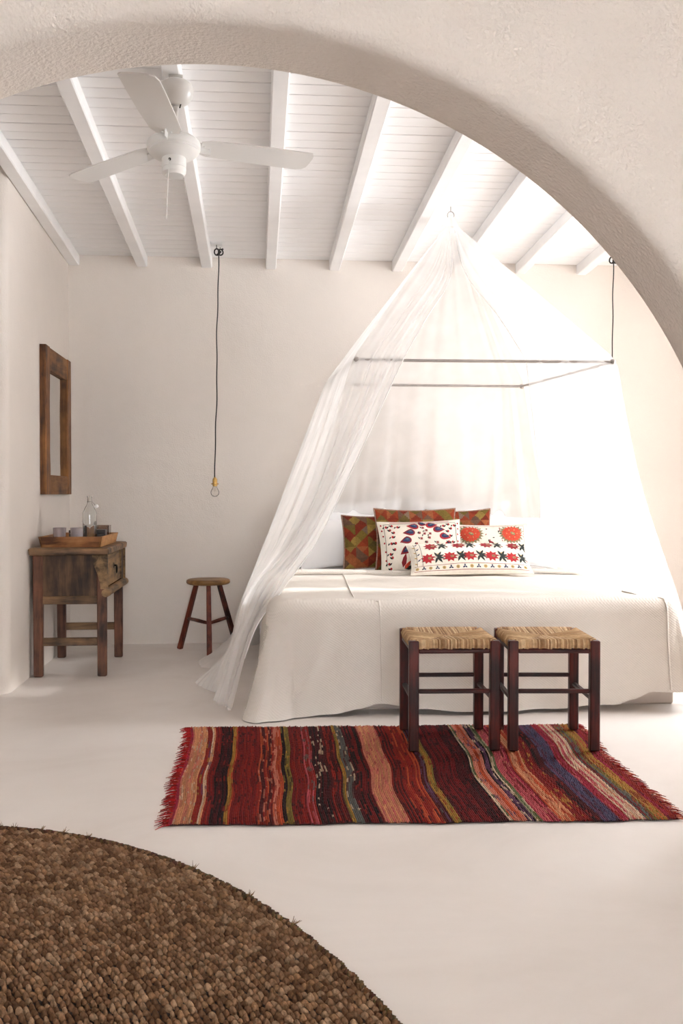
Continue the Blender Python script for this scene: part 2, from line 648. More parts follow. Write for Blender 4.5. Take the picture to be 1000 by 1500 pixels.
def skirt_pt(i, t):
    """t 0 at the top edge ring, 1 at the hem"""
    x, y, ox, oy = OUT[i]
    corner = abs(ox * oy) * 2           # 1 in the middle of a corner
    left = 1 if x < 1 else .25
    # rounding over the mattress edge for the first part
    RR = .085
    if t < .22:
        a = t / .22 * PI / 2
        off = -RR + RR * math.sin(a); z = BZ - RR + RR * math.cos(a)
        off -= 0
        k = 0
    else:
        k = (t - .22) / .78
        z0 = BZ - RR
        hz = hem_z(x if oy < -.5 or corner > .3 else (-.05 if x < 1 else 2.1))
        if ox < -.9:
            hz = .012
        z = lerp(z0, hz, k)
        off = 0
        off += corner * left * (.13 * k ** 1.3)            # the corner kicks outward
        if oy < -.5:                                     # front face: soft hanging folds
            off += k * (.020 + .018 * math.sin(6.1 * x + .9) * sst(0, .5, k))
            fold = math.exp(-((x - (.30 - .22 * (k - .35))) / .055) ** 2)
            off += fold * .030 * math.sin(PI * min(1, k * 1.05)) * (1 - corner)
            fold2 = math.exp(-((x - (.16 - .10 * k)) / .07) ** 2)
            off -= fold2 * .020 * k
            off += .010 * math.sin(23 * x + 4 * k) * k * k
        if abs(ox) > .5:
            off += k * (.03 + .012 * math.sin(17 * y) + .006 * math.sin(41 * y + 1))
    z += .004 * math.sin(8 * x + 5 * y) * (1 if t < .3 else 0)
    return (x + ox * off, y + oy * off, z)
cover = MB()
n = len(OUT)
V = [skirt_pt(i, j / LEVELS) for j in range(LEVELS + 1) for i in range(n)]
F = [[j * n + i, j * n + i + 1, (j + 1) * n + i + 1, (j + 1) * n + i] for j in range(LEVELS) for i in range(n - 1)]
F = [f[::-1] for f in F]
cover.add(V, F)
# top: from the ring inward to the centre line of the mattress
def top_z(x, y):
    return BZ + .012 * math.sin(PI * (x - BX0) / (BX1 - BX0)) + .004 * math.sin(5.2 * x + 3 * y) * math.sin(4.1 * y) + .0025 * math.sin(13 * x - 9 * y)
ring = [V[i] for i in range(n)]
NT = 14
rowsT = []
for j in range(NT + 1):
    s = j / NT
    row = []
    for i in range(n):
        x, y, z = ring[i]
        cx_ = min(max(x, .55), 1.55); cy_ = YH if y > 5.6 else max(y, 5.6)
        cy_ = max(y, 5.75)
        cy_ = min(cy_, YH)
        px_, py_ = lerp(x, cx_, s), lerp(y, cy_, s)
        tz = top_z(px_, py_)
        row.append((px_, py_, lerp(z, tz, sst(0, .35, s))))
    rowsT.append(row)
base = len(cover.v)
Vt = [p for r_ in rowsT for p in r_]
Ft = [[j * n + i, j * n + i + 1, (j + 1) * n + i + 1, (j + 1) * n + i] for j in range(NT) for i in range(n - 1)]
cover.add(Vt, Ft)
# middle panel closing the top
def mid_fn(u, v):
    x = lerp(.55, 1.55, u); y = lerp(5.75, YH, v)
    return (x, y, top_z(x, y))
cover.grid(mid_fn, 30, 16)
spread = thing('bedspread', 'cream diagonal-weave cotton bedspread hanging over the foot of the bed', 'bedspread', (1.06, 5.6, 0))
body = cover.build('cover_cloth', M_cover, spread, smooth=True)
# rolled back edge below the cushions
def roll_pts(y0, z0, x0, x1, n=50):
    return [(lerp(x0, x1, i / n), y0 + .012 * math.sin(5 * i / n * 2) + .02 * (i / n), z0 + .006 * math.sin(11 * i / n) - .03 * (1 - sst(0, .06, min(i / n, 1 - i / n)))) for i in range(n + 1)]
m = MB(); m.tube(roll_pts(YH + .005, BZ + .020, BX0 + .02, BX1 - .02), .026, 10, flat=.75)
m.build('folded_edge', M_cover, spread, smooth=True)
# seams: raised ridges running down the cover
def seam(xtop, xfront, drift, name, rad, ys):
    pts = []
    for k in range(40):
        y = lerp(ys, BY0 + .115, k / 39)
        x = lerp(xtop, xfront, sst(0, 1, k / 39))
        pts.append((x, y, top_z(x, y) + .002 - .010 * sst(5.12, 4.98, y)))
    fr = [i for i in range(n) if OUT[i][3] < -.99]
    for k in range(8, 4 * LEVELS - 2):
        t = k / (4 * LEVELS)
        x = xfront + drift * t
        q = (x - OUT[fr[0]][0]) / (OUT[fr[1]][0] - OUT[fr[0]][0])
        q = min(max(q, 0), len(fr) - 1.001)
        a, b_ = skirt_pt(fr[int(q)], t), skirt_pt(fr[int(q) + 1], t)
        u_ = q - int(q)
        p = [lerp(c1, c2, u_) for c1, c2 in zip(a, b_)]
        pts.append((p[0], p[1] - .0015, p[2] + .001))
    m = MB(); m.tube(pts, rad, 6)
    return m.build(name, M_cover, spread, smooth=True)
seam(.545, .492, .01, 'seam', .0035, YH - .02)
seam(1.95, 1.975, -.03, 'seam', .005, 5.18)

# ribbed selvedge where the cover turns the near left corner
m = MB()
ic = min(range(n), key=lambda i: abs(OUT[i][2] + .92) + (0 if OUT[i][0] < .2 else 9) + (0 if OUT[i][3] < 0 else 9))
for k in range(46):
    t = lerp(.30, .985, k / 45)
    pts = []
    for i in range(ic - 7, ic + 3):
        a = skirt_pt(i, t)
        pts.append((a[0] + OUT[i][2] * .002, a[1] + OUT[i][3] * .002, a[2]))
    m.tube(pts, .0034, 5)
o = m.build('ribbed_selvedge', M_cover, spread, smooth=True)
o['kind'] = 'stuff'

# ------------------------------------------------------------------ pillows and cushions
class Pillow:
    def __init__(s, w, h, t, loc, lean, yaw=0, roll=0, p=2.4, pinch=.05):
        s.w, s.h, s.t, s.p, s.pinch = w, h, t, p, pinch
        # local x right, y up along the pillow, z towards the viewer
        s.M = (Matrix.Translation(loc) @ Matrix.Rotation(yaw, 4, 'Z') @ Matrix.Rotation(PI / 2 - lean, 4, 'X') @ Matrix.Rotation(roll, 4, 'Z') @ Matrix.Translation((0, h / 2, 0)))
        s.ph = w * 17 + loc[0] * 5
    def local(s, u, v, side=1, lift=0):
        """u, v in -1..1"""
        a = (1 - abs(u) ** s.p) * (1 - abs(v) ** s.p)
        th = s.t * (max(a, 0) ** .55)
        th *= 1 + .06 * math.sin(4 * u + s.ph) * math.cos(3 * v + s.ph)
        # dents that keep soft creases near the corners
        th += .006 * math.sin(9 * u * v + s.ph) * max(a, 0)
        x = s.w / 2 * u * (1 - s.pinch * (1 - v * v) * abs(u) ** 3)
        y = s.h / 2 * v * (1 - s.pinch * 1.2 * (1 - u * u) * abs(v) ** 3)
        return Vector((x, y, side * th + lift))
    def pt(s, u, v, side=1, lift=0):
        return s.M @ s.local(u, v, side, lift)
    def xy(s, x, y, lift=.0015):
        """point on the front face from flat coordinates in metres"""
        return s.pt(min(max(2 * x / s.w, -.995), .995), min(max(2 * y / s.h, -.995), .995), 1, lift)
    def body(s, n=28, colfn=None, m=None):
        m = m or MB()
        f = lambda a: math.sin((a - .5) * PI) * .35 + (2 * a - 1) * .65
        g = (lambda i, j: colfn(f(i), f(j))) if colfn else None
        m.grid(lambda i, j: s.pt(f(i), f(j), 1), n, n, colfn=g)
        m.grid(lambda i, j: s.pt(f(i), f(j), -1), n, n, colfn=g, flip=True)
        return m
    def edge(s, rad, n=28, seg=5, lift=0):
        pts = []
        for i in range(n): pts.append(s.pt(-1 + 2 * i / n, -1))
        for i in range(n): pts.append(s.pt(1, -1 + 2 * i / n))
        for i in range(n): pts.append(s.pt(1 - 2 * i / n, 1))
        for i in range(n + 1): pts.append(s.pt(-1, 1 - 2 * i / n))
        m = MB(); m.tube(pts, rad, seg, caps=False)
        return m

ZB = BZ + .012
pill = [
    (.76, .48, .08, (.70, 7.20, ZB - .003), .12, .02, .035, 'wide white pillow against the wall, left of the pair behind the patchwork cushions'),
    (.76, .48, .08, (1.48, 7.20, ZB - .003), .12, -.02, -.02, 'wide white pillow against the wall, behind the middle patchwork cushion'),
    (.60, .37, .07, (.60, 6.93, ZB - .003), .30, .12, .07, 'white pillow sloping at the far left of the bed beside the net'),
    (.60, .38, .07, (1.84, 6.98, ZB - .003), .25, -.08, -.05, 'white pillow at the right behind the red rosette cushion'),
]
for (w_, h_, t_, loc, lean, yaw, roll, lab) in pill:
    p = Pillow(w_, h_, t_, loc, lean, yaw, roll, pinch=.10)
    root = thing('pillow', lab, 'pillow', loc, 'white bed pillows')
    p.body(26).build('pillowcase', M_linen, root, smooth=True)
    p.edge(.004).build('piping', M_linen, root, smooth=True)

# --- patchwork cushions
M_patch = vcol('patchwork_cloth', .9, .25, 260, .002, .16, 90)
M_trim = plain('cushion_edging', (.30, .19, .14), .9, .3, 90)
PC = [lin(142, 60, 36), lin(112, 94, 42), lin(146, 120, 60), lin(104, 76, 60), lin(152, 88, 52), lin(100, 84, 44), lin(120, 46, 30), lin(122, 102, 86)]
def patch_fn(seed, nx, ny):
    rr = random.Random(seed)
    tab = {}
    def col(u, v):
        x = (u + 1) / 2 * nx; y = (v + 1) / 2 * ny
        i, j = int(x), int(y)
        a, b = x - i - .5, y - j - .5
        q = 0 if abs(a) > abs(b) and a > 0 else 1 if abs(a) > abs(b) else 2 if b > 0 else 3
        key = (i, j, q)
        if key not in tab:
            # up triangles olive, down triangles rust, sides mixed
            pool = {0: [2, 4, 0, 7], 1: [6, 3, 1, 0], 2: [0, 6, 6, 4], 3: [1, 2, 5, 3]}[q if (i + j) % 2 == 0 else (q ^ 1)]
            c = PC[rr.choice(pool)]
            k = rr.uniform(.8, 1.12)
            tab[key] = tuple(x_ * k for x_ in c)
        c = tab[key]
        return c
    return col
def patch_cushion(w_, h_, t_, loc, lean, yaw, roll, lab, seed, nx, ny):
    p = Pillow(w_, h_, t_, loc, lean, yaw, roll, pinch=.07)
    root = thing('patchwork_cushion', lab, 'cushion', loc, 'patchwork cushions')
    p.body(60, patch_fn(seed, nx, ny)).build('cushion_cover', M_patch, root, smooth=True)
    p.edge(.006, 40).build('edging', M_trim, root, smooth=True)
patch_cushion(.42, .38, .062, (.795, 6.73, ZB), .22, .05, .01, 'rust and olive patchwork cushion at the left end of the row', 3, 5, 5)
patch_cushion(.56, .425, .055, (1.07, 6.615, ZB), .20, .02, .0, 'rust and olive patchwork cushion in the middle, behind the paisley cushion', 5, 7, 5)
patch_cushion(.46, .41, .06, (1.41, 6.84, ZB), .12, -.03, .02, 'rust and olive patchwork cushion at the right, half hidden behind the rosette cushion', 9, 6, 5)

# --- embroidered cushions: base cloth plus stitched motifs that follow the surface
M_suz = plain('ivory_embroidery_cloth', (.72, .66, .57), .92, .05, 40, .25, 300, .001)
def thread(name, c):
    return plain(name, c, .8, .22, 120, .4, 400, .001)
T_red = thread('thread_red', lin(160, 20, 30))
T_crim = thread('thread_crimson', lin(128, 14, 28))
T_navy = thread('thread_navy', lin(34, 44, 82))
T_teal = thread('thread_teal', lin(66, 98, 116))
T_dark = thread('thread_dark_green', lin(34, 40, 38))
T_orange = thread('thread_orange', lin(190, 62, 36))
T_olive = thread('thread_olive', lin(128, 116, 84))
T_gold = thread('thread_gold', lin(182, 150, 96))
T_pink = thread('thread_dusty_rose', lin(150, 92, 88))
THREADS = [T_red, T_crim, T_navy, T_teal, T_dark, T_orange, T_olive, T_gold, T_pink]
RED, CRIM, NAVY, TEAL, DARK, ORANGE, OLIVE, GOLD, PINK = range(9)
class Stitch:
    """flat shapes laid on a pillow face"""
    def __init__(s, p):
        s.p = p; s.m = MB()
    def poly(s, pts, mi, lift):
        cx_ = sum(a for a, b in pts) / len(pts); cy_ = sum(b for a, b in pts) / len(pts)
        k = len(pts)
        V = [s.p.xy(cx_, cy_, lift)] + [s.p.xy(lerp(cx_, a, .55), lerp(cy_, b, .55), lift) for a, b in pts] + [s.p.xy(a, b, lift * .55) for a, b in pts]
        F = []
        for i in range(k):
            j = (i + 1) % k
            F.append([0, 1 + i, 1 + j]); F.append([1 + i, 1 + k + i, 1 + k + j, 1 + j])
        s.m.add(V, F, mi)
    def blob(s, x, y, rx, ry, mi, lift=.002, rot=0, n=8):
        s.poly([(x + rx * math.cos(a) * math.cos(rot) - ry * math.sin(a) * math.sin(rot), y + rx * math.cos(a) * math.sin(rot) + ry * math.sin(a) * math.cos(rot)) for a in [2 * PI * i / n for i in range(n)]], mi, lift)
    def leaf(s, x, y, L, w_, ang, mi, lift=.002):
        P = []
        for t, k in ((0, 0), (.3, 1), (.65, .8), (1, 0), (.65, -.8), (.3, -1)):
            P.append((x + L * t * math.cos(ang) - w_ * k * math.sin(ang), y + L * t * math.sin(ang) + w_ * k * math.cos(ang)))
        s.poly(P, mi, lift)
    def line(s, pts, w_, mi, lift=.0018):
        for (a, b), (c, d) in zip(pts[:-1], pts[1:]):
            L = math.hypot(c - a, d - b); k = max(1, int(L / .03))
            nx_, ny_ = -(d - b) / L * w_ / 2, (c - a) / L * w_ / 2
            V = []
            for i in range(k + 1):
                t = i / k
                V += [s.p.xy(lerp(a, c, t) + nx_, lerp(b, d, t) + ny_, lift), s.p.xy(lerp(a, c, t) - nx_, lerp(b, d, t) - ny_, lift)]
            s.m.add(V, [[2 * i + 1, 2 * i + 3, 2 * i + 2, 2 * i] for i in range(k)], mi)
    def star(s, x, y, r_in, r_out, n, mi, lift=.002, sq=1, ph=0):
        P = []
        for i in range(2 * n):
            a = PI * i / n + ph; r_ = r_out if i % 2 == 0 else r_in
            P.append((x + r_ * math.cos(a), y + sq * r_ * math.sin(a)))
        s.poly(P, mi, lift)
    def build(s, name, parent):
        if s.m.v:
            o = s.m.build(name, THREADS, parent)
            if name.endswith(('embroidery', 'spray')):
                o['kind'] = 'stuff'
            return o
def paisley_shape(x, y, L, w_, ang, hook):
    """drop with a curled tip; ang is the way the tip points"""
    P = []
    N = 16
    for i in range(N):
        a = 2 * PI * i / N
        px_ = math.cos(a); py_ = math.sin(a)
        k = max(px_, 0) ** 1.5
        lx = (px_ * .5 + .12 * k) * L
        ly = py_ * .5 * w_ * (1 - .75 * k) + hook * k * w_ * .42
        P.append((x + lx * math.cos(ang) - ly * math.sin(ang), y + lx * math.sin(ang) + ly * math.cos(ang)))
    return P

def emb_cushion(name, lab, w_, h_, t_, loc, lean, yaw, roll):
    p = Pillow(w_, h_, t_, loc, lean, yaw, roll, pinch=.05)
    root = thing(name, lab, 'cushion', loc, 'embroidered cushions')
    p.body(34).build('cushion_cover', M_suz, root, smooth=True)
    p.edge(.003, 30).build('piping', M_suz, root, smooth=True)
    return p, root
# paisley cushion
p, root = emb_cushion('paisley_cushion', 'ivory cushion embroidered with an arch of red and navy paisleys', .56, .365, .060, (1.085, 6.42, ZB), .40, .02, .03)
cr = lambda x, y: ((x - 452) * .00080, (368 - y) * .00082)
for (x, y, ang, hk) in ((465, 178, 10, 1), (395, 207, 150, -1), (540, 197, 25, 1), (357, 264, 160, -1), (597, 240, 20, 1), (322, 332, 172, -1), (645, 305, 10, -1), (312, 414, 190, 1), (683, 385, -8, -1)):
    a, b = cr(x, y)
    s = Stitch(p)
    L = .046 if (x, y) == (465, 178) else .070
    hook = 1.0 if x > 452 else -1.0
    hook = -hook
    s.poly(paisley_shape(a, b, L, .052, R(ang), hook), RED if y % 2 else CRIM, .0018)
    s.poly(paisley_shape(a + .002, b + .001, L * .70, .034, R(ang), hook), NAVY, .0028)
    s.poly(paisley_shape(a + .004, b + .006, L * .38, .014, R(ang), hook), TEAL, .0036)
    s.build('paisley', root)
s = Stitch(p)
rr = random.Random(4)
for (x, y) in ((470, 228), (497, 252), (436, 275), (478, 283), (525, 283), (448, 325), (515, 320), (487, 358), (403, 368), (440, 395), (483, 405), (540, 390), (578, 362), (590, 400), (408, 430), (450, 432), (552, 428), (500, 440)):
    a, b = cr(x, y)
    s.blob(a, b, .012, .012, PINK, .0018, PI / 4, 4); s.blob(a, b, .005, .005, CRIM, .0026, 0, 5)
    s.leaf(a - .012, b - .004, .018, .004, R(rr.choice((60, 120, 200, 250))), DARK)
s.build('blossom_embroidery', root)
for sx in (-1, 1):
    s = Stitch(p)
    for k, (x, y) in enumerate(((215, 195), (262, 210), (195, 235), (165, 205), (225, 260), (210, 300), (230, 355), (193, 355), (220, 405), (180, 440), (195, 470), (165, 520), (180, 560))):
        a, b = cr(x, y)
        a = a if sx < 0 else -a + .004
        s.blob(a, b, .009, .010, RED, .0018, 0, 6)
        s.leaf(a, b - .010, .026, .006, R(40 if k % 2 else 140), DARK)
        s.leaf(a - .012, b + .004, .020, .005, R(230 if k % 2 else -50), DARK)
    s.build('sprig_embroidery', root)
s = Stitch(p)
for (x, y) in ((-.262, .15), (-.262, .11), (-.258, .07), (-.255, .02), (-.25, -.04), (-.25, -.1), (.262, .15), (.262, .11), (.258, .07), (.255, .02), (.25, -.04)):
    s.blob(x, y, .006, .007, RED)
s.line([(-.245, -.14), (-.245, .155), (.245, .155), (.245, -.14)], .003, DARK)
s.line([(-.20, .168), (.20, .168)], .004, RED)
s.leaf(-.14, -.155, .10, .016, R(75), CRIM); s.leaf(-.13, -.165, .07, .012, R(50), ORANGE, .003); s.leaf(-.125, -.165, .08, .012, R(15), DARK)
s.build('border_embroidery', root)
# rosette cushion
p, root = emb_cushion('rosette_cushion', 'ivory cushion embroidered with four large orange-red rosettes', .50, .33, .055, (1.575, 6.53, ZB), .36, -.04, .01)
for (x, y, c) in ((-.150, .085, ORANGE), (.135, .085, ORANGE), (-.150, -.075, RED), (.150, -.085, ORANGE)):
    s = Stitch(p)
    s.star(x, y, .074, .094, 22, OLIVE, .0014, .82)
    s.star(x, y, .062, .072, 18, c, .0024, .82, .1)
    for a in range(6):
        s.blob(x + .036 * math.cos(a * PI / 3), y + .03 * math.sin(a * PI / 3), .005, .005, GOLD, .0034, 0, 5)
    s.blob(x + .006, y, .020, .012, OLIVE, .0032, -.4)
    s.blob(x + .006, y, .011, .006, GOLD, .004, -.4)
    s.build('rosette', root)
s = Stitch(p)
s.poly(paisley_shape(-.01, .005, .050, .042, R(150), -1), CRIM, .0018); s.blob(-.006, .0, .012, .012, GOLD, .003)
for k in range(26):
    x, y = rr.uniform(-.07, .07), rr.uniform(-.14, .15)
    if math.hypot(x + .01, y) > .03:
        s.leaf(x, y, .016, .004, rr.uniform(0, 6.28), DARK if k % 3 else PINK)
s.blob(-.215, .0, .016, .020, GOLD); s.blob(.21, .01, .015, .015, GOLD)
s.line([(-.225, .148), (.225, .148), (.225, -.14)], .0025, PINK)
s.build('sprig_embroidery', root)
# long floral cushion lying in front
p, root = emb_cushion('floral_cushion', 'long ivory cushion with rows of crimson flowers lying in front of the others', .78, .30, .052, (1.345, 6.13, ZB + .012), .93, -.035, .02)
for row, (yy, xs) in enumerate(((.085, (-.24, -.06, .12, .30)), (-.035, (-.275, -.13, -.005, .05 + .085, .275)))):
    for x in xs:
        s = Stitch(p)
        s.star(x, yy, .032, .052, 9, RED if row else CRIM, .0018, .85, .2)
        s.blob(x + .012, yy, .014, .011, OLIVE, .0028); s.blob(x + .014, yy, .006, .005, ORANGE, .0036)
        s.build('flower', root)
        s = Stitch(p)
        bx = x + .075
        s.line([(x + .03, yy), (bx + .02, yy + .008)], .003, DARK)
        for ang, L in ((60, .056), (112, .05), (-60, .056), (-112, .052), (20, .046), (-20, .046)):
            s.leaf(bx - .01, yy + .004, L, .0085, R(ang), DARK)
        s.blob(bx + .028, yy - .018, .007, .007, PINK); s.blob(bx - .005, yy + .03, .006, .006, GOLD)
        s.build('leaf_spray', root)
s = Stitch(p)
for yy in (-.095, -.135):
    s.line([(-.37, yy), (.37, yy)], .003, CRIM)
for xx in (-.35, -.312):
    s.line([(xx, -.09), (xx, .13)], .003, DARK)
for k in range(17):
    x = -.35 + k * .0435
    if k % 2:
        for a in (90, 210, 330):
            s.leaf(x, -.115, .017, .005, R(a), NAVY)
    else:
        s.blob(x, -.115, .012, .012, GOLD); s.blob(x, -.115, .005, .006, OLIVE, .003)
for k in range(8):
    yy = -.075 + k * .026
    s.leaf(-.345, yy, .028, .005, R(30 if k % 2 else 150) if k % 2 == 0 else R(40), NAVY if k % 2 else GOLD)
s.build('border_embroidery', root)

# ------------------------------------------------------------------ rush stools
M_mahog = wood('mahogany_stain', lin(16, 5, 4), lin(50, 15, 12), lin(88, 28, 20), 'z', .4, 5, .15, .3)
M_mahog_h = wood('mahogany_stain_rail', lin(14, 5, 4), lin(44, 14, 11), lin(74, 25, 18), 'x', .42, 5, .15, .3)
M_rush = vcol('rush_cord', .75, .35, 350, .001, .2, 60)
def rush_seat(W, D, z):
    """four fans of cords that meet on the diagonals"""
    m = MB()
    rr = random.Random(11)
    def cord(a, b, drop_, c, r_):
        # from the rail (a) over its edge to the inner end b
        a = Vector(a); b = Vector(b)
        out = (a - b).normalized()
        pts = [a + out * .004 + Vector((0, 0, -drop_)), a + out * .008 + Vector((0, 0, -.014)), a + Vector((0, 0, .002)),
               a.lerp(b, .45) + Vector((rr.uniform(-.002, .002), rr.uniform(-.002, .002), -.002)), b + Vector((0, 0, -.008))]
        k = len(m.f)
        m.tube(pts, [r_, r_, r_, r_ * .95, r_ * .8], 5, caps=False)
        for i in range(k, len(m.f)):
            m.c[i] = c
    def colr():
        c = rr.choice((lin(206, 172, 132), lin(222, 192, 152), lin(180, 142, 104), lin(198, 164, 122), lin(160, 122, 86)))
        k = rr.uniform(.82, 1.1)
        return tuple(x * k for x in c)
    hw, hd = W / 2, D / 2
    step = .0068
    nx_ = int(W / step)
    for sgn in (-1, 1):
        for i in range(nx_ + 1):
            x = -hw + .016 + (W - .032) * i / nx_
            e = hw - abs(x)
            e = min(e * hd / hw, hd - .002)
            cord((x, sgn * hd, z), (x, sgn * (hd - e), z), rr.uniform(.030, .036), colr(), .0042)
        ny_ = int(D / step)
        for i in range(ny_ + 1):
            y = -hd + .016 + (D - .032) * i / ny_
            e = hd - abs(y)
            e = min(e * hw / hd, hw - .002)
            cord((sgn * hw, y, z), (sgn * (hw - e), y, z), rr.uniform(.030, .036), colr(), .0042)
    # closing pad under the cords
    k = len(m.f)
    m.box(-hw + .01, hw - .01, -hd + .01, hd - .01, z - .03, z - .008, .004)
    for i in range(k, len(m.f)):
        m.c[i] = lin(120, 88, 52)
    return m
def make_stool():
    W, D = .345, .385
    LS = .042
    root = thing('rush_stool', '', 'stool')
    for sx in (-1, 1):
        for sy in (-1, 1):
            m = MB(); m.beam((sx * W / 2, sy * D / 2, 0), (sx * W / 2, sy * D / 2, .468), LS, LS, .004)
            m.build('leg', M_mahog, root)
    for sy in (-1, 1):
        for z, r_, nm in ((.424, .026, 'seat_rail'), (.252, .022, 'stretcher')):
            m = MB(); m.beam((-W / 2 + .02, sy * D / 2, z), (W / 2 - .02, sy * D / 2, z), r_, r_ * .8, .005)
            m.build(nm, M_mahog_h, root)
    for sx in (-1, 1):
        for z, r_, nm in ((.424, .026, 'seat_rail'), (.212, .022, 'stretcher')):
            m = MB(); m.beam((sx * W / 2, -D / 2 + .02, z), (sx * W / 2, D / 2 - .02, z), r_, r_ * .8, .005)
            m.build(nm, M_mahog_h, root)
    seat = rush_seat(W + .012, D + .012, .468).build('rush_seat', M_rush, root, smooth=True)
    seat['label'] = 'woven straw-coloured rush seat'
    return root
stool = make_stool()
stool.location = (.842, 4.352, .012); stool.rotation_euler = (0, 0, R(-2.5))
stool['label'] = 'dark wooden stool with woven rush seat, left of the pair at the bed foot'
stool['group'] = 'rush stools at the foot of the bed'
dup(stool, (1.272, 4.318, .012), 'dark wooden stool with woven rush seat, right of the pair at the bed foot', 'rush stools at the foot of the bed', R(-5))

# ------------------------------------------------------------------ three-legged stool
M_oldseat = wood('worn_seat_wood', lin(82, 52, 24), lin(126, 90, 48), lin(154, 114, 66), 'x', .45, 4, .2)
M_redwood = wood('reddish_leg_wood', lin(24, 10, 6), lin(84, 34, 22), lin(120, 56, 36), 'z', .42, 5, .2)
st = thing('round_stool', 'small round three-legged wooden stool standing by the back wall', 'stool', (-.34, 7.03, 0))
m = MB(); m.lathe([(0, .470), (.135, .470), (.148, .476), (.153, .487), (.150, .500), (.140, .506), (.06, .503), (0, .502)], 40, Matrix.Translation((-.34, 7.03, 0)))
m.build('seat', M_oldseat, st, smooth=True, sharp=50)
feet = [Vector((-.318, 6.71, 0)), Vector((-.548, 7.14, 0)), Vector((-.146, 7.20, 0))]
ctr = Vector((-.34, 7.03, 0))
mids = []
for f in feet:
    d = (f - ctr)
    top = ctr + d.normalized() * .095 + Vector((0, 0, .472))
    m = MB(); m.beam(f, top, .036, .034, .005, up=(d.x, d.y, 0), taper=.86)
    m.build('leg', M_redwood, st)
    mids.append(f.lerp(top, .47))
for a, b in ((0, 1), (0, 2)):
    m = MB(); m.tube([mids[a], mids[a].lerp(mids[b], .5), mids[b]], [.011, .0135, .011], 8)
    m.build('stretcher', M_redwood, st, smooth=True)

# ------------------------------------------------------------------ side table by the left wall
M_tab = wood('weathered_elm', lin(34, 24, 17), lin(74, 53, 38), lin(106, 79, 56), 'z', .6, 5, .4)
M_tabx = wood('weathered_elm_top', lin(50, 38, 28), lin(104, 78, 55), lin(140, 108, 76), 'x', .6, 5, .5)
M_taby = wood('weathered_elm_end', lin(56, 42, 28), lin(118, 92, 62), lin(158, 124, 84), 'y', .6, 5, .4)
M_leg = wood('weathered_leg', lin(40, 24, 16), lin(92, 58, 42), lin(124, 78, 56), 'z', .55, 5, .4)
M_iron = plain('black_iron', (.02, .018, .016), .5, .2, 40, metal=.7)
tb = thing('side_table', 'weathered wooden side table with one drawer against the left wall', 'table', (-1.11, 6.47, 0))
XA, XB, YA, YZ = -1.338, -.905, 6.09, 6.86       # outer faces of the legs
m = MB()
m.box(-1.352, -.885, 6.04, 6.915, .735, .779, .008)
m.build('table_top', M_tabx, tb, jitter=.0012)
LG = .056
for (x0, y0) in ((XA, YA), (XB - LG, YA), (XB - LG, YZ - LG), (XA, YZ - LG)):
    m = MB(); m.box(x0, x0 + LG, y0, y0 + LG, 0, .736, .006)
    m.build('leg', M_leg, tb, jitter=.001)
for y0 in (YA + .018, YZ - .034):
    m = MB(); m.box(XA + LG - .004, XB - LG + .004, y0, y0 + .016, .485, .736, .002)
    m.build('side_panel', M_tab, tb)
    m = MB(); m.box(XA + LG - .004, XB - LG + .004, y0 - .008, y0 + .028, .437, .487, .004)
    m.build('rail', M_tabx, tb)
    m = MB(); m.box(XA + LG - .004, XB - LG + .004, y0 - .006, y0 + .028, .185, .234, .004)
    m.build('stretcher', M_tabx, tb, jitter=.0012)
m = MB(); m.box(XA + .01, XA + .026, YA + LG, YZ - LG, .44, .736, .002)
m.build('back_panel', M_tab, tb)
# front (faces right): drawer, moulding and flared brackets
dr = MB(); dr.box(XB - .03, XB - .008, YA + LG + .03, YZ - LG - .03, .535, .728, .003)
drawer = dr.build('drawer', M_taby, tb)
m = MB()
yc = (YA + YZ) / 2
m.lathe([(0, 0), (.018, 0), (.018, .004), (.006, .006), (.006, .016), (0, .018)], 14, Matrix.Translation((XB - .010, yc, .645)) @ Matrix.Rotation(PI / 2, 4, 'Y'))
m.tube([(XB + .010, yc + .022 * math.sin(a), .622 + .026 * math.cos(a)) for a in [k * 2 * PI / 14 for k in range(15)]], .0032, 6)
m.build('drawer_pull', M_iron, drawer, smooth=True, sharp=40)
m = MB(); m.tube([(XB + .004, YA - .035, .508), (XB + .004, YZ + .035, .508)], .028, 10, flat=.9)
m.build('moulding', M_taby, tb, smooth=True, sharp=40)
for (yb, sg) in ((YA + .004, -1), (YZ - .004, 1)):
    # outline in x (to the back) and z
    P = [(0, .735), (-.092, .735), (-.088, .70), (-.076, .66), (-.058, .615), (-.046, .57), (-.042, .53), (0, .53)]
    M = Matrix(((1, 0, 0, XB + .012), (0, 0, 1 if sg > 0 else -1, yb), (0, 1, 0, 0), (0, 0, 0, 1)))
    m = MB(); m.prism(P if sg < 0 else P[::-1], M, .026)
    m.build('bracket', M_taby, tb)
    # spandrel next to the drawer
    y0 = YA + LG if sg < 0 else YZ - LG
    P = [(0, .735), (.055, .735), (.050, .68), (.036, .62), (.026, .535), (0, .535)]
    M = Matrix(((0, 0, 1, XB - .028), (-sg * 1, 0, 0, y0), (0, 1, 0, 0), (0, 0, 0, 1)))
    m = MB(); m.prism(P, M, .026)
    m.build('spandrel', M_taby, tb)

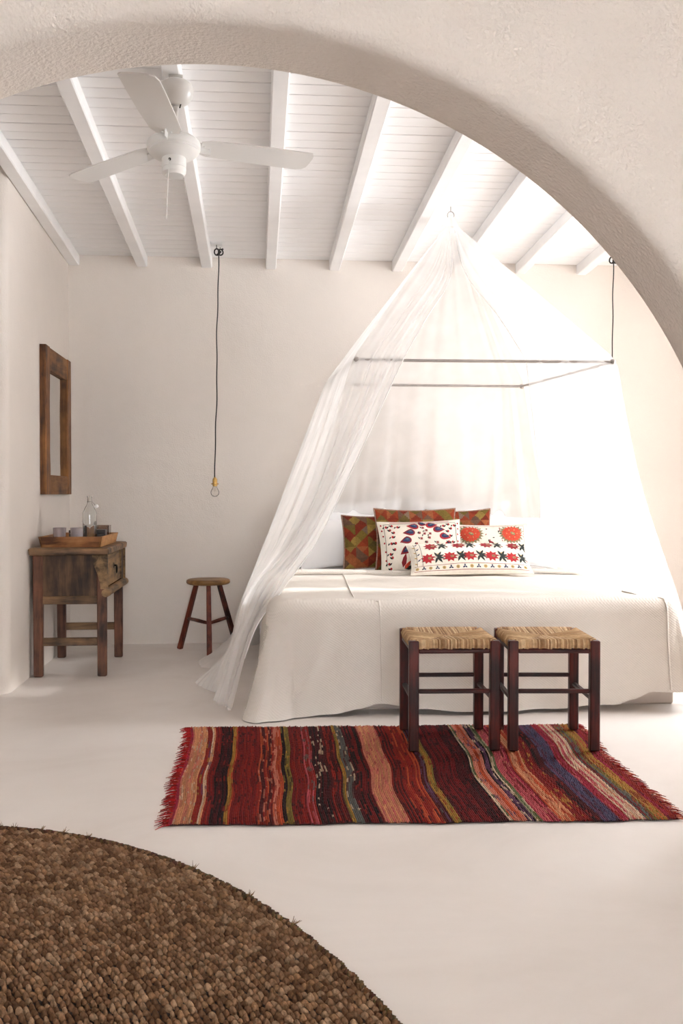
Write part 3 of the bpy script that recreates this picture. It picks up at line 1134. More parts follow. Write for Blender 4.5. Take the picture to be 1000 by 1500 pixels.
# tray
M_tray = wood('tray_wood', lin(86, 52, 32), lin(150, 100, 62), lin(178, 128, 82), 'x', .5, 4, .3)
M_trayin = wood('tray_wood_end', lin(110, 68, 38), lin(182, 128, 72), lin(204, 152, 92), 'y', .5, 4, .3)
TZ = .7795
tr = thing('serving_tray', 'wooden tray with sloping sides on the side table', 'tray', (-1.11, 6.47, TZ))
bx0, bx1, by0, by1 = -1.295, -.945, 6.125, 6.80
fl, hh, th_ = .014, .064, .012
def side(p0, p1, n_, mat):
    """sloping board from p0 to p1 (plan), leaning out along n_"""
    p0 = Vector(p0); p1 = Vector(p1); n_ = Vector(n_); t = (p1 - p0).normalized()
    V = []
    for z, o_ in ((0, 0), (hh, fl)):
        e = t * o_
        for q in (0, -th_):
            V.append(p0 + n_ * (o_ + q) - e + Vector((0, 0, TZ + z)))
            V.append(p1 + n_ * (o_ + q) + e + Vector((0, 0, TZ + z)))
    F = [(0, 1, 5, 4), (3, 2, 6, 7), (4, 5, 7, 6), (1, 0, 2, 3), (0, 4, 6, 2), (5, 1, 3, 7)]
    m = MB(); m.add(V, F)
    m.build('tray_side', mat, tr)
side((bx0, by0, 0), (bx1, by0, 0), (0, -1, 0), M_tray)
side((bx1, by1, 0), (bx0, by1, 0), (0, 1, 0), M_tray)
side((bx1, by0, 0), (bx1, by1, 0), (1, 0, 0), M_trayin)
side((bx0, by1, 0), (bx0, by0, 0), (-1, 0, 0), M_trayin)
m = MB(); m.box(bx0, bx1, by0, by1, TZ, TZ + .012, .001)
m.build('tray_bottom', M_tray, tr)
TF = TZ + .0125
# tumblers
M_violet = glass('violet_glass', (.90, .83, .87), .12, 1.2)
M_violet.node_tree.nodes['Principled BSDF'].inputs['Transmission Weight'].default_value = .72
M_clear = glass('clear_glass', (.97, .985, .98))
M_smoke = glass('smoky_glass', (.62, .52, .46))
def tumbler(x, y, lab, r_=.040, h=.100, mat=None):
    t = MB()
    t.lathe([(0, 0), (r_ * .86, 0), (r_ * .92, .004), (r_, h - .001), (r_ - .001, h), (r_ - .0035, h - .002), (r_ * .86, .010), (0, .008)], 28, Matrix.Translation((x, y, TF)))
    o = t.build('tumbler', mat or M_violet, None, off=(x, y, TF), smooth=True, sharp=60)
    o.location = (x, y, TF)
    return tag(o, lab, 'glass', 'tumblers on the tray')
tumbler(-1.225, 6.33, 'pale violet glass tumbler at the left end of the tray')
tumbler(-1.115, 6.31, 'pale violet glass tumbler between its twin and the glass bottle')
# dark boxes
M_darkbox = plain('dark_lacquer', (.022, .014, .011), .35, .3, 20)
for (x0, x1, y0, y1, h, lab) in ((-1.20, -1.15, 6.50, 6.58, .078, 'small dark box on the tray behind the two tumblers'), (-1.03, -.965, 6.46, 6.55, .082, 'low dark lacquered box on the tray right of the bottle')):
    root = thing('dark_box', lab, 'box', ((x0 + x1) / 2, (y0 + y1) / 2, TF), 'dark boxes on the tray')
    m = MB(); m.box(x0, x1, y0, y1, TF, TF + h * .72, .003); m.build('box_body', M_darkbox, root)
    m = MB(); m.box(x0 - .001, x1 + .001, y0 - .001, y1 + .001, TF + h * .73, TF + h, .003); m.build('lid', M_darkbox, root)
m = MB()
x0, x1, y0, y1, h = -1.05, -.965, 6.61, 6.72, .105
for (a, b, c, d) in ((x0, x1, y0, y0 + .004), (x0, x1, y1 - .004, y1), (x0, x0 + .004, y0, y1), (x1 - .004, x1, y0, y1)):
    m.box(a, b, c, d, TF, TF + h, .0008)
m.box(x0, x1, y0, y1, TF, TF + .004, .0008)
tag(m.build('glass_dish', M_smoke), 'square smoky glass dish at the right rear corner of the tray', 'dish')
# bottle
bo = thing('glass_bottle', 'clear swing-top glass bottle standing on the tray', 'bottle', (-1.045, 6.36, TF))
Mb = Matrix.Translation((-1.045, 6.36, TF))
outer = [(0, 0), (.038, 0), (.043, .004), (.044, .012), (.044, .178), (.042, .196), (.030, .222), (.018, .243), (.0145, .258), (.0140, .285), (.0165, .288), (.0165, .296), (.012, .298)]
inner = [(.0105, .296), (.0110, .262), (.015, .243), (.027, .221), (.0385, .196), (.0405, .178), (.0405, .014), (.036, .008), (0, .007)]
m = MB(); m.lathe(outer + inner, 32, Mb)
m.build('bottle_body', M_clear, bo, smooth=True, sharp=70)
m = MB(); m.lathe([(0, .0085), (.035, .0088), (.0400, .014), (.0400, .112), (0, .112)], 32, Mb)
M_water = glass('water', (.97, .98, .97), 0, 1.33)
m.build('water', M_water, bo, smooth=True, sharp=50)
sw = MB()
sw.tube([Mb @ Vector(p) for p in ((-.017, 0, .262), (.017, 0, .262), (.026, .0, .250), (.034, 0, .238))], .0014, 6)
sw.tube([Mb @ Vector((.0165 * math.cos(a), .0165 * math.sin(a), .262)) for a in [k * 2 * PI / 16 for k in range(17)]], .0013, 5)
clip = sw.build('swing_wire', M_iron, bo, smooth=True)
M_porc = plain('white_porcelain', (.85, .84, .82), .2, .02)
m = MB(); m.lathe([(0, -.012), (.009, -.012), (.011, -.004), (.011, .006), (.007, .012), (0, .013)], 16, Mb @ Matrix.Translation((.042, 0, .232)) @ Matrix.Rotation(R(60), 4, 'Y'))
m.build('stopper', M_porc, clip, smooth=True, sharp=50)

# ------------------------------------------------------------------ mirror on the left wall
M_mirw = wood('mirror_frame_wood', lin(44, 22, 7), lin(104, 62, 24), lin(138, 90, 42), 'z', .6, 4, .6)
M_mirh = wood('mirror_frame_wood_cross', lin(50, 28, 10), lin(108, 68, 32), lin(138, 96, 54), 'y', .6, 4, .6)
M_sil, nt, b = base_mat('mirror_silver')
b.inputs['Metallic'].default_value = 1; b.inputs['Roughness'].default_value = .02
n_ = noise(nt, 2, 2); r_ = ramp(nt, n_.outputs['Fac'], [(.3, (.78, .79, .78)), (.7, (.82, .83, .82))]); nt.links.new(r_.outputs['Color'], b.inputs['Base Color'])
MY0, MY1, MZ0, MZ1 = 6.41, 7.28, 1.10, 2.045
mi = thing('wall_mirror', 'tall rough wooden framed mirror hanging on the left wall', 'mirror', (XL, (MY0 + MY1) / 2, MZ0))
FW = .145
t0, t1 = XL + .002, XL + .040
def rough_board(y0, y1, z0, z1, vertical, mat, nm='frame_board'):
    rr = random.Random(int((y0 + z0) * 1000))
    m = MB()
    N = 26
    V = []; F = []
    for i in range(N + 1):
        t = i / N
        wv = .006 * math.sin(7 * t + y0 * 9) + .004 * math.sin(19 * t + z0 * 5) + rr.uniform(-.002, .002)
        if vertical:
            a, b_ = y0, y1 + (wv if y0 < (MY0 + MY1) / 2 - .1 else 0)
            a = a + (wv if y0 > (MY0 + MY1) / 2 else 0)
            z = lerp(z0, z1, t)
            ring = [(t0, a, z), (t0, b_, z), (t1 - .012, b_, z), (t1, b_ - .022, z), (t1, a + .006, z), (t1 - .006, a, z)]
        else:
            a, b_ = z0, z1
            y = lerp(y0, y1, t)
            ring = [(t0, y, a), (t0, y, b_), (t1 - .008, y, b_), (t1 - .004, y, b_ - .008), (t1 - .004, y, a + .008), (t1 - .008, y, a)]
        V += ring
    k = 6
    for i in range(N):
        for j in range(k):
            j2 = (j + 1) % k
            F.append([i * k + j, i * k + j2, (i + 1) * k + j2, (i + 1) * k + j])
    F.append(list(range(k))[::-1]); F.append([N * k + j for j in range(k)])
    if not vertical:
        F = [f[::-1] for f in F]
    m.add(V, F)
    return m.build(nm, mat, mi, smooth=True, sharp=30)
rough_board(MY0, MY0 + FW, MZ0, MZ1, True, M_mirw)
rough_board(MY1 - FW, MY1, MZ0, MZ1, True, M_mirw)
rough_board(MY0 + FW - .01, MY1 - FW + .01, MZ0, MZ0 + .125, False, M_mirh)
rough_board(MY0 + FW - .01, MY1 - FW + .01, MZ1 - .145, MZ1, False, M_mirh)
m = MB(); m.box(XL + .003, XL + .012, MY0 + FW - .015, MY1 - FW + .015, MZ0 + .11, MZ1 - .13, .001)
m.build('mirror_glass', M_sil, mi)

# ------------------------------------------------------------------ bare bulb pendants
M_cord = plain('black_cord', (.012, .011, .010), .6, .2, 60)
M_brass = plain('brass', lin(176, 142, 84), .3, .1, 20, metal=.9)
M_bulb = glass('bulb_glass', (.99, .99, .985), 0, 1.15)
M_fil = plain('filament', (.35, .28, .2), .4, .1, metal=.8)
M_hookw = plain('white_hook_plate', (.74, .73, .72), .4, .03)
def pendant(x, y, xb, zb, lab, seed):
    zt = zc(y)
    rr = random.Random(seed)
    root = thing('pendant_bulb', lab, 'lamp', (x, y, zt), 'bare bulb pendants')
    m = MB(); m.box(x - .055, x + .025, y - .03, y + .05, zt - .014, zt + .004, .003)
    m.build('ceiling_plate', M_hookw, root)
    m = MB(); m.tube([(x - .015, y, zt - .012), (x - .015, y, zt - .035), (x - .006, y, zt - .05), (x + .008, y, zt - .045), (x + .01, y, zt - .03)], .003, 6)
    m.build('hook', M_screw, root, smooth=True)
    zk = zt - .075
    m = MB()
    pts = []
    for k in range(41):
        t = k / 40
        pts.append((lerp(x, xb, t) + .004 * math.sin(t * 11 + seed) * math.sin(PI * t) + .002 * math.sin(31 * t), y + .003 * math.sin(9 * t + seed), lerp(zk, zb, t)))
    m.tube(pts, .0042, 7)
    cordo = m.build('cord', M_cord, root, smooth=True)
    m = MB()
    for a0, rx, rz, cx_, cz_ in ((0, .018, .022, -.012, .012), (1, .016, .020, .014, .010)):
        m.tube([(x + cx_ + rx * math.cos(a), y + .004 * math.sin(2 * a + a0), zk + cz_ + rz * math.sin(a)) for a in [k * 2 * PI / 16 for k in range(17)]], .0052, 6)
    m.tube([(x - .012, y - .006, zk - .012), (x + .004, y - .008, zk + .002), (x + .014, y, zk + .016)], .0075, 7)
    m.tube([(x + .018, y, zk + .028), (x + .032, y, zk + .034)], .0065, 7)
    m.build('knot', M_cord, cordo, smooth=True)
    Mp = Matrix.Translation((xb, y, zb))
    m = MB(); m.lathe([(0, .006), (.006, .006), (.007, 0), (.013, -.004), (.016, -.012), (.016, -.036), (.0185, -.038), (.0185, -.046), (.016, -.048), (.016, -.058), (.012, -.06), (0, -.06)], 20, Mp)
    m.tube([Mp @ Vector((-.026, 0, -.042)), Mp @ Vector((.026, 0, -.042))], .004, 8)
    m.build('socket', M_brass, root, smooth=True, sharp=35)
    m = MB(); m.lathe([(.012, -.056), (.013, -.064), (.020, -.076), (.0285, -.092), (.030, -.105), (.026, -.119), (.014, -.130), (0, -.133), (0, -.1318), (.0132, -.1288), (.0250, -.1184), (.0288, -.105), (.0273, -.0925), (.0188, -.0768), (.0118, -.0648), (.0108, -.057)], 24, Mp)
    bl = m.build('bulb', M_bulb, root, smooth=True)
    m = MB(); m.tube([Mp @ Vector(p) for p in ((-.003, 0, -.058), (-.005, 0, -.088), (.0, .003, -.094), (.005, 0, -.088), (.003, 0, -.058))], .0008, 5)
    m.build('filament', M_fil, bl, smooth=True)
pendant(-.262, 7.02, -.292, 1.215, 'bare bulb on a long black cord hanging above the round stool', 1)
pendant(2.565, 7.02, 2.545, 1.215, 'bare bulb on a black cord hanging right of the bed net', 4)

# ------------------------------------------------------------------ ceiling fan
fc = Vector((-.352, 4.335, 2.59))
fan = thing('ceiling_fan', 'white three-blade ceiling fan hanging from a rafter', 'fan', (-.352, 4.335, zc(4.335) - .075))
Ft_ = Matrix.Translation(fc) @ Matrix.Rotation(R(-4.2), 4, 'X') @ Matrix.Rotation(R(-1.2), 4, 'Y')
m = MB(); m.lathe([(0, .042), (.03, .042), (.06, .036), (.098, .026), (.113, .012), (.115, 0), (.113, -.016), (.104, -.022), (.106, -.028), (.092, -.040), (.06, -.052), (.045, -.056), (0, -.056)], 48, Ft_)
m.build('motor_housing', M_fan, fan, smooth=True, sharp=28)
m = MB(); m.lathe([(0, -.054), (.050, -.054), (.052, -.060), (.052, -.098), (.050, -.100), (.052, -.102), (.050, -.118), (.040, -.130), (0, -.134)], 32, Ft_)
sh = m.build('switch_housing', M_fan, fan, smooth=True, sharp=30)
m = MB(); m.lathe([(0, 0), (.006, 0), (.006, .005), (0, .006)], 10, Ft_ @ Matrix.Translation((-.014, -.050, -.078)) @ Matrix.Rotation(PI / 2, 4, 'X'))
m.build('switch', M_screw, sh)
pc = Ft_ @ Vector((-.016, -.056, -.080))
m = MB()
for k in range(48):
    m.lathe([(0, -.0022), (.0018, -.0008), (.0018, .0008), (0, .0022)], 5, Matrix.Translation((pc.x - .012 * k / 48, pc.y, pc.z - k * .0052)))
m.tube([(pc.x, pc.y, pc.z), (pc.x - .012, pc.y, pc.z - .25)], .0007, 4)
ch = m.build('pull_chain', M_fan, fan)
ch['kind'] = 'stuff'
top = Vector((-.342, 4.345, zc(4.345) - .075))
m = MB(); m.tube([Ft_ @ Vector((0, 0, .03)), top - Vector((0, 0, .13))], .0115, 12)
m.build('down_rod', M_fan, fan, smooth=True, sharp=40)
m = MB(); m.lathe([(0, -.022), (.05, -.024), (.066, -.036), (.074, -.06), (.070, -.088), (.054, -.112), (.03, -.124), (.014, -.126), (0, -.126)], 36, Matrix.Translation(top))
cn = m.build('ceiling_cup', M_fan, fan, smooth=True, sharp=50)
m = MB(); m.box(top.x - .03, top.x + .03, top.y - .012, top.y + .012, top.z - .024, top.z + .004, .002)
m.build('mount_bracket', M_fan, fan)
for sx in (-1, 1):
    m = MB(); m.beam(top + Vector((sx * .022, -.012, -.118)), top + Vector((sx * .016, -.014, -.140)), .006, .006, .001)
    m.build('screw', M_screw, cn)
def blade(ang, L0=.085, L1=.62):
    """flat tapered blade with rounded end, pitched"""
    Mx = Ft_ @ Matrix.Rotation(ang, 4, 'Z') @ Matrix.Translation((0, 0, .006)) @ Matrix.Rotation(R(-6), 4, 'X')
    pts = []
    top_e = [(L0 + .03, .050), (L0 + .07, .066), (.30, .072), (.48, .076), (L1 - .05, .076), (L1 - .02, .066), (L1 - .006, .046), (L1 - .002, .008)]
    bot_e = [(L1, -.03), (L1 - .004, -.060), (L1 - .012, -.072), (.48, -.074), (.30, -.072), (L0 + .07, -.064), (L0 + .03, -.046)]
    pts = top_e + bot_e
    m = MB(); m.prism(pts[::-1], Mx, .006)
    bl = m.build('blade', M_fan, fan)
    m = MB(); m.beam(Mx @ Vector((.06, 0, .004)), Mx @ Vector((L0 + .075, 0, -.003)), .05, .005, .001, up=tuple(Mx.to_3x3() @ Vector((0, 1, 0))))
    m.build('blade_iron', M_fan, bl)
    for (x, y) in ((L0 + .045, .018), (L0 + .045, -.018), (L0 + .07, 0)):
        m = MB(); m.lathe([(0, -.004), (.005, -.003), (.006, 0), (0, .001)], 8, Mx @ Matrix.Translation((x, y, -.001)))
        m.build('screw', M_fan, bl)
for a in (16.5, 140, -98):
    blade(R(a))

# ------------------------------------------------------------------ striped rag rug
M_rag = vcol('rag_weave', .95, .4, 280, .002, .2, 150)
FL, NL, FR, NR = (Vector(p) for p in ((-.320, 4.700, 0), (-.288, 3.306, 0), (1.505, 4.606, 0), (1.415, 3.222, 0)))
def rug_pt(u, v):
    """u across the stripes, v from the far to the near edge"""
    a = FL.lerp(FR, u); b = NL.lerp(NR, u)
    p = a.lerp(b, v)
    wv = .016 * math.sin(4.2 * v + 2.2 * u + .4) + .007 * math.sin(9 * v + 7 * u) + .004 * math.sin(17 * v + 11 * u)
    p = p + (FR - FL).normalized() * wv * (.45 + .55 * math.sin(PI * min(max(v, 0), 1)))
    p.y += .006 * math.sin(21 * u) + .003 * math.sin(57 * u)
    return p
c_red, c_dred, c_mar, c_blk = lin(140, 34, 26), lin(112, 22, 24), lin(72, 16, 20), lin(30, 14, 16)
c_org, c_tan, c_sal, c_gold = lin(184, 76, 44), lin(206, 142, 100), lin(200, 120, 98), lin(168, 122, 52)
c_pink, c_mag, c_cream, c_teal = lin(186, 82, 88), lin(154, 36, 60), lin(206, 178, 150), lin(92, 92, 88)
c_blue, c_olive, c_green, c_vio = lin(76, 68, 94), lin(124, 104, 48), lin(96, 104, 70), lin(96, 60, 86)
BANDS = [(6, [c_red, c_mag], c_org, .2), (26, [c_tan, c_tan, c_sal], c_cream, .25), (8, [c_red, c_vio], c_gold, .3), (7, [c_tan, c_cream], c_vio, .2),
         (9, [c_dred, c_red], c_blk, .2), (22, [c_blk, c_mar, c_blk], c_red, .2), (7, [c_gold, c_org], c_red, .3), (40, [c_red, c_red, c_dred], c_blk, .18),
         (24, [c_red, c_mar, c_org], c_sal, .3), (14, [c_org, c_sal], c_red, .35), (14, [c_olive, c_blk], c_gold, .3), (22, [c_red, c_dred], c_blk, .25),
         (14, [c_pink, c_red], c_teal, .3), (22, [c_blk, c_mar], c_cream, .35), (22, [c_red, c_mar], c_blk, .3), (6, [c_gold, c_olive], c_org, .2), (13, [c_teal, c_mar], c_cream, .35),
         (26, [c_mar, c_blk, c_dred], c_red, .25), (36, [c_sal, c_tan, c_sal], c_pink, .2), (16, [c_red, c_mar], c_blk, .3),
         (32, [c_red, c_org, c_red], c_blk, .22), (12, [c_mar, c_vio], c_teal, .3), (9, [c_olive, c_gold], c_red, .25), (46, [c_dred, c_mar, c_dred], c_blk, .22),
         (20, [c_blk, c_mar], c_dred, .3), (8, [c_green, c_cream], c_gold, .3), (18, [c_sal, c_org], c_blue, .25), (12, [c_blk, c_vio], c_cream, .4),
         (10, [c_green, c_cream], c_olive, .35), (24, [c_mag, c_pink, c_dred], c_sal, .3), (24, [c_org, c_tan], c_red, .2), (18, [c_dred, c_red], c_gold, .25),
         (16, [c_mar, c_blk], c_red, .3), (24, [c_blue, c_vio, c_blue], c_mar, .35), (15, [c_mag, c_red], c_pink, .3), (24, [c_sal, c_pink, c_cream], c_tan, .3),
         (18, [c_olive, c_dred, c_teal], c_red, .4), (14, [c_gold, c_org], c_red, .4), (16, [c_red, c_dred, c_mag], c_blk, .25)]
tot = sum(b_[0] for b_ in BANDS)
rug = thing('rag_rug', 'red and multicoloured striped rag rug under the two stools', 'rug', (.58, 3.96, 0))
rr = random.Random(23)
NC, NS = 250, 110
weave = MB()
edges = []
acc = 0
for b_ in BANDS:
    edges.append((acc / tot, (acc + b_[0]) / tot, b_)); acc += b_[0]
for i in range(NC):
    u = (i + .5) / NC
    b_ = next(e[2] for e in edges if e[0] <= u <= e[1])
    base_c = rr.choice(b_[1])
    ph = rr.uniform(0, 6)
    hw = .52 / NC
    V = []
    for j in range(NS + 1):
        v = j / NS
        h = .0085 + .0018 * math.sin(j * 2.1 + ph) + rr.uniform(-.0012, .0012)
        jit = rr.uniform(-.0008, .0008)
        v2 = v + (rr.uniform(-.004, .004) if j in (0, NS) else 0)
        for du, z in ((-1, .0035), (-.55, h * .88), (.55, h * .9), (1, .0035)):
            p = rug_pt(u + du * hw, v2)
            V.append((p.x + jit, p.y, z))
    F = []; C = []
    cur = base_c; left = 0
    for j in range(NS):
        if left <= 0:
            cur = b_[2] if rr.random() < b_[3] else rr.choice(b_[1]) if rr.random() < .35 else base_c
            left = rr.randint(1, 4) if cur is b_[2] else rr.randint(3, 12)
            k = rr.uniform(.75, 1.15)
            cc = tuple((x * .7 + y_ * .3) * k for x, y_ in zip(cur, base_c))
        left -= 1
        for q in range(3):
            F.append([j * 4 + q, (j + 1) * 4 + q, (j + 1) * 4 + q + 1, j * 4 + q + 1]); C.append(cc)
    weave.add(V, F, 0, C)
o = weave.build('woven_stripes', M_rag, rug, smooth=True)
o['kind'] = 'stuff'
m = MB()
n_ = 60
V = []
for j in range(n_ + 1):
    for i in range(n_ + 1):
        p = rug_pt(i / n_, j / n_); V.append((p.x, p.y, .0040))
m.add(V, [[j * (n_ + 1) + i, (j + 1) * (n_ + 1) + i, (j + 1) * (n_ + 1) + i + 1, j * (n_ + 1) + i + 1] for j in range(n_) for i in range(n_)])
M_ragback = plain('rug_warp', (.05, .015, .014), .95, .3, 60)
m.build('warp_backing', M_ragback, rug)
for (u, sg, cols) in ((0, -1, (c_red, lin(176, 30, 34), c_dred)), (1, 1, (c_red, c_pink, c_sal, c_dred))):
    m = MB()
    for i in range(190):
        v = (i + rr.random()) / 190
        p = rug_pt(u, v)
        L = rr.uniform(.018, .05) if sg < 0 else rr.uniform(.015, .048)
        d = Vector((sg, rr.uniform(-.5, .2) - (.5 if sg > 0 else .25), 0)).normalized()
        q = Vector((-d.y, d.x, 0)) * rr.uniform(-.012, .012)
        k0 = len(m.f)
        m.tube([(p.x - sg * .006, p.y, .006), tuple(p + d * L * .5 + q * .5 + Vector((0, 0, .007))), tuple(p + d * L + q + Vector((0, 0, .002)))], [.0018, .0018, .0009], 4, caps=False)
        c = rr.choice(cols)
        for t in range(k0, len(m.f)):
            m.c[t] = c
    o = m.build('fringe', M_rag, rug)
    o['kind'] = 'stuff'

# ------------------------------------------------------------------ round jute rug
M_jute = vcol('jute_braid', .95, .6, 240, .003, .28, 130)
JC, JA, JB = (-1.05, .90), 1.506, 2.437
ju = thing('jute_rug', 'large rounded brown braided jute rug in the foreground', 'rug', (JC[0], JC[1], 0))
def jpt(a, d=0):
    """rim point of the oval rug, d metres in from the edge"""
    return Vector((JC[0] + (JA - d) * math.cos(a), JC[1] + (JB - d) * math.sin(a), 0))
m = MB()
ra = [jpt(2 * PI * k / 160) for k in range(160)]
m.prism([(p.x, p.y) for p in ra], Matrix.Identity(4), .005)
M_jbase = plain('jute_base', lin(40, 28, 20), .95, .3, 40, .6, 90, .008)
m.build('rug_base', M_jbase, ju)
g = np.random.default_rng(5)
ROW, KN = .0155, .0250
# one knot: six-sided bead, flat underneath
rings = [(1.0, 0.0), (.80, .55), (.38, .95)]
unit = []
for r_, z in rings:
    for k in range(6):
        a = 2 * PI * (k + .5 * (z > .3)) / 6
        unit.append((r_ * math.cos(a), r_ * math.sin(a), z))
unit.append((0, 0, 1.08))
unit = np.array(unit)
uf = []
for r_ in range(2):
    for k in range(6):
        k2 = (k + 1) % 6
        uf.append((r_ * 6 + k, r_ * 6 + k2, (r_ + 1) * 6 + k2, (r_ + 1) * 6 + k))
for k in range(6):
    uf.append((12 + k, 12 + (k + 1) % 6, 18))
P = []; A = []
dd = .008
row = 0
while dd < 1.30:
    aa = np.linspace(0, 2 * PI, 2001)
    ex, ey = JA - dd, JB - dd
    seg_ = np.hypot(np.diff(ex * np.cos(aa)), np.diff(ey * np.sin(aa)))
    cl = np.concatenate([[0], np.cumsum(seg_)])
    nk = int(cl[-1] / KN)
    a = np.interp((np.arange(nk) + .5 * (row % 2) + g.normal(0, .06, nk)) * cl[-1] / nk, cl, aa)
    jr = g.normal(0, .0012, nk)
    x = JC[0] + (ex + jr) * np.cos(a); y = JC[1] + (ey + jr) * np.sin(a)
    keep = (x > -1.5) & (y > 1.35)
    P.append(np.c_[x, y][keep]); A.append(np.arctan2(ey * np.cos(a), -ex * np.sin(a))[keep])
    dd += ROW; row += 1
P = np.concatenate(P); A = np.concatenate(A)
N = len(P)
tilt = A + R(18) + g.normal(0, .16, N)
sl = .0148 * g.uniform(.88, 1.12, N); sw_ = .0062 * g.uniform(.88, 1.12, N); sh_ = .0135 * g.uniform(.75, 1.25, N)
ux = unit[None, :, 0] * sl[:, None]; uy = unit[None, :, 1] * sw_[:, None]; uz = unit[None, :, 2] * sh_[:, None] + .005 + g.normal(0, .001, N)[:, None]
co, si = np.cos(tilt)[:, None], np.sin(tilt)[:, None]
VX = P[:, :1] + ux * co - uy * si; VY = P[:, 1:] + ux * si + uy * co
VV = np.stack([VX, VY, uz], -1).reshape(-1, 3)
def fast_mesh(name, V, unit_faces, nv, N, cols, mat, parent, off):
    me = bpy.data.meshes.new(name)
    V = V - np.array(off)[None]
    me.vertices.add(len(V)); me.vertices.foreach_set('co', V.astype(np.float32).ravel())
    lens = np.array([len(f) for f in unit_faces]); flat = np.array([i for f in unit_faces for i in f])
    L = (np.arange(N)[:, None] * nv + flat[None]).ravel()
    ln = np.tile(lens, N)
    me.loops.add(len(L)); me.loops.foreach_set('vertex_index', L.astype(np.int32))
    me.polygons.add(len(ln))
    me.polygons.foreach_set('loop_start', np.concatenate([[0], np.cumsum(ln)[:-1]]).astype(np.int32))
    me.polygons.foreach_set('use_smooth', np.ones(len(ln), bool))
    ca = me.color_attributes.new('Col', 'FLOAT_COLOR', 'CORNER')
    cc = np.repeat(np.c_[cols, np.ones(N)], len(flat), axis=0)
    ca.data.foreach_set('color', cc.astype(np.float32).ravel())
    me.materials.append(mat)
    me.update(calc_edges=True)
    me.validate()
    o = bpy.data.objects.new(name, me); COL.objects.link(o); o.parent = parent
    return o
pal = np.array([lin(146, 110, 82), lin(126, 91, 66), lin(168, 134, 104), lin(110, 78, 54), lin(154, 116, 84)])
cols = pal[g.integers(0, len(pal), N)] * g.uniform(.82, 1.12, N)[:, None]
o = fast_mesh('braided_knots', VV, uf, 19, N, cols, M_jute, ju, (JC[0], JC[1], 0))
o['kind'] = 'stuff'
# bound rim and a few loose tufts
m = MB()
for k in range(420):
    a = R(0) + R(115) * k / 420
    c = jpt(a, .004 + rr.uniform(-.004, .003)) + Vector((0, 0, .010))
    t = (jpt(a + .01) - jpt(a - .01)).normalized(); n2 = Vector((t.y, -t.x, 0))
    k0 = len(m.f)
    m.tube([c - t * .011 - n2 * .006, c + Vector((0, 0, .005)), c + t * .011 + n2 * .006], [.004, .0062, .003], 5, caps=False)
    cc = tuple(x * rr.uniform(.7, 1.1) for x in rr.choice((lin(104, 78, 54), lin(84, 60, 40), lin(120, 92, 62))))
    for t_ in range(k0, len(m.f)):
        m.c[t_] = cc
o = m.build('bound_rim', M_jute, ju, smooth=True); o['kind'] = 'stuff'
m = MB()
for a_deg in (82, 80, 76.5, 73.5, 70, 55, 47, 41):
    a = R(a_deg)
    c = jpt(a) + Vector((0, 0, .010))
    for k in range(12):
        d = Vector((math.cos(a) + rr.uniform(-.8, .8), math.sin(a) + rr.uniform(-.8, .8), rr.uniform(.1, 1.0))).normalized()
        k0 = len(m.f)
        m.tube([c, c + d * rr.uniform(.012, .028)], [.0014, .0005], 3, caps=False)
        for t_ in range(k0, len(m.f)):
            m.c[t_] = lin(140, 108, 70)
o = m.build('loose_fibres', M_jute, ju); o['kind'] = 'stuff'

# ------------------------------------------------------------------ bed canopy: ring, bars and net
M_bar = plain('grey_steel_tube', (.36, .33, .31), .4, .1, 20, metal=.5)
def net_mat():
    m, nt, b = base_mat('white_gauze')
    nt.nodes.remove(b)
    out = nt.nodes['Material Output']
    tr_ = nt.nodes.new('ShaderNodeBsdfTransparent')
    df = nt.nodes.new('ShaderNodeBsdfDiffuse'); tl = nt.nodes.new('ShaderNodeBsdfTranslucent')
    for x in (df, tl):
        x.inputs['Color'].default_value = (.97, .965, .96, 1)
    a = nt.nodes.new('ShaderNodeMixShader'); a.inputs[0].default_value = .5
    nt.links.new(df.outputs[0], a.inputs[1]); nt.links.new(tl.outputs[0], a.inputs[2])
    mx = nt.nodes.new('ShaderNodeMixShader')
    n1 = noise(nt, 3, 3, .5)
    r_ = ramp(nt, n1.outputs['Fac'], [(.3, (.44,) * 3), (.7, (.56,) * 3)])
    nt.links.new(r_.outputs['Color'], mx.inputs[0])
    nt.links.new(tr_.outputs[0], mx.inputs[1]); nt.links.new(a.outputs[0], mx.inputs[2])
    nt.links.new(mx.outputs[0], out.inputs['Surface'])
    return m
M_net = net_mat()
cp = thing('bed_canopy', 'white gauze net canopy hung from the ceiling over the bed', 'canopy', (1.2, 6.15, 0))
RX, RY = 1.205, 6.15
ztop = zc(RY)
m = MB(); m.tube([(RX, RY, ztop + .002), (RX, RY, ztop - .03)], .0022, 6)
m.tube([(RX + .021 * math.sin(a), RY, ztop - .052 + .022 * math.cos(a)) for a in [k * 2 * PI / 24 for k in range(25)]], .0026, 6)
m.build('ceiling_ring', M_bar, cp, smooth=True)
corners = [Vector((.541, 5.40, 1.83)), Vector((1.971, 5.40, 1.834)), Vector((1.848, 6.85, 1.855)), Vector((.488, 6.85, 1.856))]
for i in range(4):
    m = MB(); m.tube([corners[i], corners[(i + 1) % 4]], .0085, 10)
    m.build('frame_bar', M_bar, cp, smooth=True, sharp=40)
    m = MB(); m.lathe([(0, -.018), (.012, -.014), (.018, 0), (.012, .014), (0, .018)], 12, Matrix.Translation(corners[i]))
    m.build('corner_joint', M_bar, cp, smooth=True)
AP = np.array([RX, RY, ztop - .085])
def col_(f, rest, u1=None, u2=None):
    f = np.array(f, float)
    a = AP + (f - AP) * .04
    u1 = np.array(u1, float) if u1 else lerp(AP, f, .34)
    u2 = np.array(u2, float) if u2 else lerp(AP, f, .68)
    return [a, u1, u2, f] + [np.array(p, float) for p in rest]
